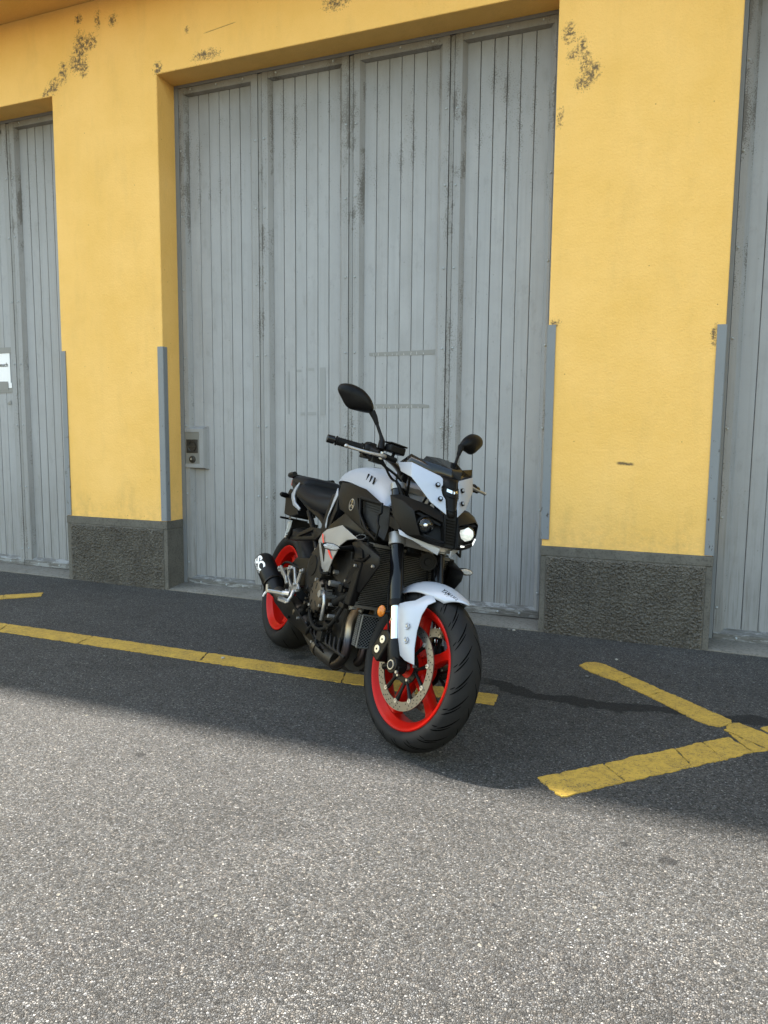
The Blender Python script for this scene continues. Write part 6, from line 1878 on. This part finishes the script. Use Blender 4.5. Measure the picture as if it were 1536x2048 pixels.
# ---- radiator shrouds with indicators
def shroud(s):
    root = empty('radiator_shroud'); root.parent = bike
    mx = lambda L: [Vector((x, -y * s, z)) for x, y, z in L]
    # box-like outer wall with cut-outs: perimeter frame
    P = [(1.030, -0.206, 0.694), (1.110, -0.210, 0.715), (1.150, -0.208, 0.706), (1.272, -0.192, 0.674), (1.274, -0.188, 0.640), (1.160, -0.186, 0.514), (1.020, -0.190, 0.508), (1.005, -0.194, 0.522), (1.085, -0.206, 0.616), (1.096, -0.210, 0.655)]
    F = [(0, 1, 9), (1, 2, 9), (2, 3, 8, 9), (3, 4, 8), (4, 5, 8), (5, 6, 7, 8)]
    mk('shroud_skin', mx(P), F, M_BLK, root, 25, solid=0.006, bevel=0.003)
    # front return facing the wheel
    Q = [(1.150, -0.208, 0.706), (1.272, -0.192, 0.674), (1.274, -0.188, 0.640), (1.160, -0.186, 0.514), (1.135, -0.168, 0.520), (1.205, -0.165, 0.640), (1.200, -0.165, 0.680), (1.140, -0.175, 0.706)]
    mk('shroud_return', mx(Q), [(0, 1, 6, 7), (1, 2, 5, 6), (2, 3, 4, 5)], M_BLK, root, 25, solid=0.005, bevel=0.002)
    # raised ribs and dark cut-outs
    for poly in ([(1.110, -0.2125, 0.690), (1.150, -0.2105, 0.680), (1.165, -0.2085, 0.650), (1.120, -0.211, 0.640), (1.105, -0.212, 0.665)], [(1.085, -0.206, 0.600), (1.140, -0.2035, 0.612), (1.120, -0.199, 0.560), (1.060, -0.197, 0.530), (1.035, -0.197, 0.530)]):
        part(Geo().prism(mx(poly), Vector((0, 0.003 * s, 0))), 'shroud_cutout', M_KDEC, root, smooth=None)
    part(Geo().tube(mx([(1.100, -0.212, 0.632), (1.165, -0.207, 0.640), (1.205, -0.202, 0.668)]), 0.006, 8), 'shroud_rib', M_BLK, root)
    part(Geo().tube(mx([(1.155, -0.203, 0.63), (1.130, -0.197, 0.545)]), 0.006, 8), 'shroud_rib', M_BLK, root)
    for (x, y, z) in ((1.242, -0.197, 0.632), (1.030, -0.197, 0.535), (1.120, -0.2125, 0.612)):
        part(Geo().cyl(*[p for p in mx([(x, y + 0.004, z), (x, y - 0.006, z)])], 0.0055, seg=10), 'shroud_screw', M_ALU, root)
    # indicator on a stalk
    part(Geo().tube(mx([(1.040, -0.200, 0.672), (1.062, -0.245, 0.668), (1.082, -0.282, 0.664)]), [0.015, 0.0095, 0.008], 12), 'indicator_stalk', M_BLK, root)
    O = [(-0.282, 0.664), (-0.292, 0.675), (-0.318, 0.681), (-0.345, 0.678), (-0.360, 0.667), (-0.350, 0.655), (-0.322, 0.650), (-0.296, 0.653)]
    V = mx([(1.068, y, z) for y, z in O]) + mx([(1.098, y, z) for y, z in O]) + mx([(1.104, -0.318 + (y + 0.318) * 0.86, 0.665 + (z - 0.665) * 0.78) for y, z in O])
    n = len(O)
    mk('indicator_body', mx([(1.060, -0.318 + (y + 0.318) * 0.8, 0.665 + (z - 0.665) * 0.8) for y, z in O]) + mx([(1.096, y, z) for y, z in O]), [tuple(range(n))[::-1]] + [(j, (j + 1) % n, n + (j + 1) % n, n + j) for j in range(n)] + [tuple(n + j for j in range(n))], M_KDEC, root, 30, bevel=0.002)
    L = mx([(1.0965, -0.318 + (y + 0.318) * 0.90, 0.665 + (z - 0.665) * 0.84) for y, z in O]) + mx([(1.104, -0.318 + (y + 0.318) * 0.70, 0.665 + (z - 0.665) * 0.55) for y, z in O])
    mk('indicator_lens', L, [(j, (j + 1) % n, n + (j + 1) % n, n + j) for j in range(n)] + [tuple(n + j for j in range(n))], bpy.data.materials.get('indicator_clear') or grimy(mat('indicator_clear', (0.62, 0.63, 0.64), 0.12, spec=0.7, metal=0.3), 900, 0.9, (0.25, 0.25, 0.26), rough_var=0.1), root, 30)
    return root
both(shroud)

# ---- exhaust
def hdr(y, k):
    return crom([(1.040, y, 0.525), (1.062, y * 0.98, 0.490), (1.052, y * 0.96, 0.440), (1.018, y * 0.95, 0.370), (1.022, y * 0.92, 0.300), (1.010, y * 0.88, 0.225), (0.955, y * 0.80 - 0.015, 0.172), (0.880, y * 0.55 - 0.05, 0.168), (0.800, -0.08 + y * 0.20, 0.185)], 6)
for k, y in enumerate((-0.135, -0.048, 0.048, 0.135)):
    part(Geo().tube(hdr(y, k), 0.0205, 16), 'header_pipe', M_HEAT)
    part(Geo().tube([(1.036, y, 0.532), (1.050, y, 0.512)], 0.030, 16), 'header_flange', M_COOL)
part(Geo().tube(crom([(0.930, -0.105, 0.182), (0.840, -0.125, 0.190), (0.740, -0.145, 0.220), (0.640, -0.158, 0.262), (0.540, -0.168, 0.300), (0.430, -0.180, 0.322), (0.330, -0.192, 0.322), (0.275, -0.196, 0.332)], 6), [0.046 - 0.014 * min(1, i / 30) for i in range(43)], 18), 'link_pipe', M_PIPE)
for (p, q) in (((0.800, -0.131, 0.200), (0.780, -0.136, 0.207)), ((0.560, -0.166, 0.294), (0.545, -0.168, 0.299))):
    part(Geo().tube([p, q], 0.049 if p[0] > 0.7 else 0.041, 18), 'pipe_clamp', M_BRZ)
part(Geo().tube(crom([(0.990, -0.06, 0.215), (0.900, -0.045, 0.190), (0.760, -0.05, 0.195), (0.640, -0.06, 0.215)], 5), 0.055, 16), 'collector', M_PIPE)
# silencer: short oval can with end cap and inlet cone
ma, mb = Vector((0.272, -0.196, 0.326)), Vector((0.018, -0.225, 0.452))
md = (mb - ma).normalized()
def along(t_): return ma.lerp(mb, t_)
sil = part(Geo().tube([along(0.26), along(0.28), along(0.92), along(0.97), along(1.0)], [0.049, 0.0535, 0.0535, 0.050, 0.040], 36), 'silencer', M_CARB, smooth=50)
part(Geo().tube([along(-0.02), along(0.05), along(0.27)], [0.030, 0.036, 0.049], 28), 'silencer_cone', M_CARB, sil, smooth=50)
part(Geo().tube([along(0.995), along(1.012), along(0.97)], [0.028, 0.028, 0.026], 24, False), 'silencer_outlet', M_DARK, sil)
part(Geo().tube([along(0.245), along(0.285)], 0.0548, 36), 'silencer_band', M_SAT, sil)
# lettering wrapped round the can: u runs along the axis from the outlet, v around it
e1 = Vector((0.62, -0.77, 0.12)); e1 = (e1 - md * e1.dot(md)).normalized(); e2 = md.cross(e1)
TXS = 1
def can(u_, ang, r=0.0543): return along(u_) + (e1 * math.cos(ang) + e2 * math.sin(ang)) * r
Lc = (mb - ma).length
for txt, size, u0, a0, st_x, m_ in (('SC', 0.060, 0.93, -0.34, 1.42, M_WHITE), ('PROJECT', 0.018, 0.92, -0.66, 1.35, M_WHITE)):
    vv, ff = text_mesh(txt, size, 0.0024 if txt == 'SC' else 0.0004)
    mk('lettering', [can(u0 - q[0] * st_x / Lc, TXS * (a0 + q[1] / 0.054)) for q in vv], ff, m_, sil, recalc=False)
# heat shield / lower cowl
P = [(0.215, -0.205, 0.318), (0.470, -0.212, 0.362), (0.560, -0.212, 0.330), (0.700, -0.206, 0.292), (0.850, -0.178, 0.222), (0.890, -0.160, 0.196), (0.700, -0.190, 0.228), (0.470, -0.204, 0.248), (0.285, -0.208, 0.282)]
hs = panel('heat_shield', P, [(0, 1, 7, 8), (1, 2, 6, 7), (2, 3, 6), (3, 4, 5, 6)], M_BLK, -1, th=0.004, bevel=0.0015)
for (x, z) in ((0.640, 0.285), (0.52, 0.262), (0.33, 0.305), (0.82, 0.225)):
    part(Geo().cyl(Vector((x, -0.200, z)), Vector((x, -0.216 if x < 0.8 else -0.196, z)), 0.007, 0.006, seg=10), 'shield_screw', M_ALU if x > 0.6 else M_SAT, hs)

# ---- swingarm, shock, rear fender, chain side
for s in (-1, 1):
    mx = lambda L: [Vector((x, -y * s, z)) for x, y, z in L]
    arm = [(0.580, -0.110, 0.470), (0.420, -0.122, 0.545), (0.250, -0.132, 0.520), (0.080, -0.135, 0.395), (-0.050, -0.135, 0.350), (-0.060, -0.135, 0.290), (0.060, -0.135, 0.285), (0.240, -0.132, 0.360), (0.420, -0.122, 0.400), (0.580, -0.110, 0.390)]
    V = mx(arm) + [p + Vector((0, -0.030 * s, 0)) for p in mx(arm)]
    n = len(arm)
    F = []
    for base, rev in ((0, False), (n, True)):
        for q in ((0, 1, 8, 9), (1, 2, 7, 8), (2, 3, 6, 7), (3, 4, 5, 6)):
            F.append(tuple(base + i for i in (q[::-1] if rev else q)))
    F += [(i, (i + 1) % n, n + (i + 1) % n, n + i) for i in range(n)]
    mk('swingarm', V, F, M_SAT, bike, 35, bevel=0.008)
    part(Geo().cyl(Vector((0, 0.10 * s, 0.32)), Vector((0, 0.150 * s, 0.32)), 0.020, seg=8), 'rear_axle_nut', M_ALU)
part(Geo().cyl(Vector((0.57, -0.14, 0.43)), Vector((0.57, 0.14, 0.43)), 0.040, seg=20), 'swingarm_pivot', M_SAT)
part(Geo().box((0.40, -0.10, 0.41), (0.47, 0.10, 0.53)), 'swingarm_brace', M_SAT, bevel=0.01)
part(Geo().tube([(0.42, 0, 0.35), (0.44, 0, 0.72)], 0.030, 16), 'shock_absorber', M_SAT)
# hugger over the tyre
v, f = [], []
for i in range(14):
    a = rad(35 + 70 * i / 13)
    for j in range(9):
        u_ = -1 + 2 * j / 8
        r = 0.338 - 0.045 * abs(u_) ** 2.5
        v.append((r * math.cos(a), u_ * 0.098, RRAD + r * math.sin(a)))
f = [(i * 9 + j, i * 9 + j + 1, (i + 1) * 9 + j + 1, (i + 1) * 9 + j) for i in range(13) for j in range(8)]
mk('rear_mudguard', v, f, M_BLK, bike, 60, solid=0.003)
part(Geo().tube(crom([(0.30, -0.125, 0.470), (0.20, -0.150, 0.480), (0.11, -0.145, 0.455), (0.06, -0.130, 0.41)], 6), 0.006, 8), 'rear_brake_hose', M_RUB)
part(Geo().prism([(0.105, -0.098, 0.300), (0.165, -0.098, 0.325), (0.150, -0.098, 0.395), (0.085, -0.098, 0.375)], (0, 0.05, 0)), 'rear_caliper', M_SAT, bevel=0.006)
# sprocket and chain on the left
vv, ff = lathe_geo([(0.06, 0.098), (0.098, 0.098), (0.098, 0.103), (0.06, 0.103)], 40, (0, 0, RRAD)); part((vv, ff), 'rear_sprocket', M_ENG)
ch = [Vector((0.098 * math.cos(a), 0.1005, RRAD + 0.098 * math.sin(a))) for a in [rad(85 + 190 * i / 20) for i in range(21)]]
ch = ch[::-1]
ch = [Vector((0.60, 0.1005, 0.425))] + ch + [Vector((0.60, 0.1005, 0.495)), Vector((0.635, 0.1005, 0.46)), Vector((0.60, 0.1005, 0.425))]
part(Geo().tube(ch, 0.007, 6, cap=False), 'drive_chain', M_ENG)

# ---- rider's footrest plate, pegs, brake pedal (right), mirrored gear side (left)
def rearset(s):
    root = empty('footrest_bracket'); root.parent = bike
    mx = lambda L: [Vector((x, -y * s, z)) for x, y, z in L]
    def plate(poly, nm='bracket_plate', y=-0.212, d=0.010):
        return part(Geo().prism(mx([(x, y, z) for x, z in poly]), Vector((0, 0.010 * s, 0))), nm, M_ALU, root, smooth=None, bevel=0.002)
    # rear arm: two struts with a window between
    plate([(0.262, 0.452), (0.290, 0.470), (0.318, 0.462), (0.395, 0.436), (0.420, 0.412), (0.412, 0.396), (0.380, 0.418), (0.310, 0.440), (0.285, 0.436), (0.268, 0.438)])
    plate([(0.402, 0.488), (0.448, 0.494), (0.462, 0.482), (0.432, 0.474), (0.426, 0.440), (0.500, 0.402), (0.520, 0.425), (0.470, 0.492), (0.480, 0.494), (0.548, 0.424), (0.508, 0.374), (0.470, 0.396), (0.452, 0.418), (0.412, 0.440), (0.400, 0.470)])
    plate([(0.540, 0.408), (0.562, 0.408), (0.580, 0.470), (0.602, 0.500), (0.588, 0.506), (0.560, 0.484), (0.545, 0.440)])
    plate([(0.470, 0.396), (0.548, 0.424), (0.575, 0.430), (0.596, 0.412), (0.590, 0.396), (0.560, 0.388), (0.530, 0.366), (0.500, 0.352), (0.440, 0.352), (0.440, 0.368), (0.480, 0.372)])
    for (x, z) in ((0.285, 0.455), (0.438, 0.410), (0.455, 0.372), (0.585, 0.492), (0.584, 0.408), (0.538, 0.420), (0.422, 0.474)):
        part(Geo().cyl(*mx([(x, -0.210, z), (x, -0.230, z)]), 0.0095, 0.0085, seg=10), 'bracket_bolt', M_ALU, root, bevel=0.001)
    # folding peg with rubber, end slider
    part(Geo().tube(mx([(0.505, -0.222, 0.366), (0.490, -0.235, 0.364), (0.480, -0.250, 0.362)]), [0.015, 0.013, 0.013], 10), 'peg_hinge', M_ALU, root)
    part(Geo().prism(mx([(0.492, -0.250, 0.354), (0.466, -0.250, 0.352), (0.440, -0.318, 0.349), (0.464, -0.320, 0.351)]), Vector((0, 0, 0.018))), 'footpeg', M_ALU, root, smooth=None, bevel=0.004)
    part(Geo().tube(mx([(0.452, -0.316, 0.357), (0.438, -0.322, 0.340), (0.432, -0.324, 0.326)]), [0.006, 0.005, 0.004], 8), 'peg_feeler', M_WHITE, root)
    part(Geo().cyl(*mx([(0.452, -0.316, 0.352), (0.449, -0.322, 0.388)]), 0.007, 0.006, seg=8), 'peg_end', M_ALU, root)
    # pedal arm and toe pad
    part(Geo().tube(mx([(0.548, -0.225, 0.390), (0.572, -0.238, 0.368), (0.572, -0.250, 0.345)]), [0.009, 0.008, 0.007], 10), 'pedal_arm', M_ALU, root)
    part(Geo().prism(mx([(0.460, -0.252, 0.332), (0.580, -0.238, 0.342), (0.590, -0.252, 0.338), (0.585, -0.266, 0.332), (0.500, -0.272, 0.326), (0.462, -0.262, 0.328)]), Vector((0, 0, 0.012))), 'pedal_pad', M_ALU, root, smooth=None, bevel=0.003)
    return root
both(rearset)
def passenger_peg(s):
    mx = lambda L: [Vector((x, -y * s, z)) for x, y, z in L]
    root = empty('passenger_footrest'); root.parent = bike
    P = [(0.530, -0.142, 0.700), (0.560, -0.144, 0.680), (0.505, -0.146, 0.640), (0.240, -0.160, 0.598), (0.130, -0.160, 0.590), (0.120, -0.160, 0.612), (0.225, -0.158, 0.625), (0.400, -0.146, 0.690), (0.440, -0.144, 0.680), (0.300, -0.156, 0.628), (0.460, -0.148, 0.655)]
    mk('hanger', mx(P), [(0, 1, 2, 10, 8, 7), (2, 3, 9, 10), (3, 4, 5, 6, 9), (6, 7, 8, 9)], M_BLK, root, 30, solid=0.016, bevel=0.004)
    part(Geo().tube(mx([(0.170, -0.168, 0.606), (0.195, -0.172, 0.630), (0.205, -0.176, 0.660)]), [0.012, 0.011, 0.006], 10), 'folded_peg', M_BLK, root)
    part(Geo().cyl(*mx([(0.135, -0.166, 0.602), (0.135, -0.174, 0.602)]), 0.007, seg=10), 'hanger_bolt', M_ALU, root)
    return root
both(passenger_peg)
# gearbox-side lump, master cylinder behind the plate
part(Geo().box((0.35, -0.195, 0.40), (0.46, -0.165, 0.47)), 'rear_master_cylinder', M_SAT, bevel=0.008)
part(Geo().cyl(Vector((0.600, -0.150, 0.575)), Vector((0.605, -0.150, 0.625)), 0.022, seg=16), 'fluid_pot', mat('fluid_pot', (0.42, 0.40, 0.36), 0.4))
# side stand on the far side
part(Geo().tube([(0.62, 0.16, 0.27), (0.60, 0.215, 0.14), (0.585, 0.262, 0.072)], [0.014, 0.011, 0.010], 12), 'side_stand', M_SAT)
part(Geo().box((0.555, 0.245, 0.060), (0.625, 0.285, 0.068)), 'stand_foot', M_SAT, bevel=0.003)

# ---- loose bits
pebble(-0.842, -0.055, 0.012, 'dark bit of grit in front of the middle sill', M_STONE)
pebble(-0.815, -0.050, 0.010, 'pale crumb beside the dark grit at the sill', M_PALE)
pebble(-0.320, -0.735, 0.010, 'small dark stone left of the upper yellow stroke', M_STONE)
pebble(-0.205, -0.390, 0.008, 'pale stone chip above the upper yellow stroke', M_PALE)
pebble(-2.09, -1.205, 0.010, 'white crumb just above the long yellow line', M_PALE)
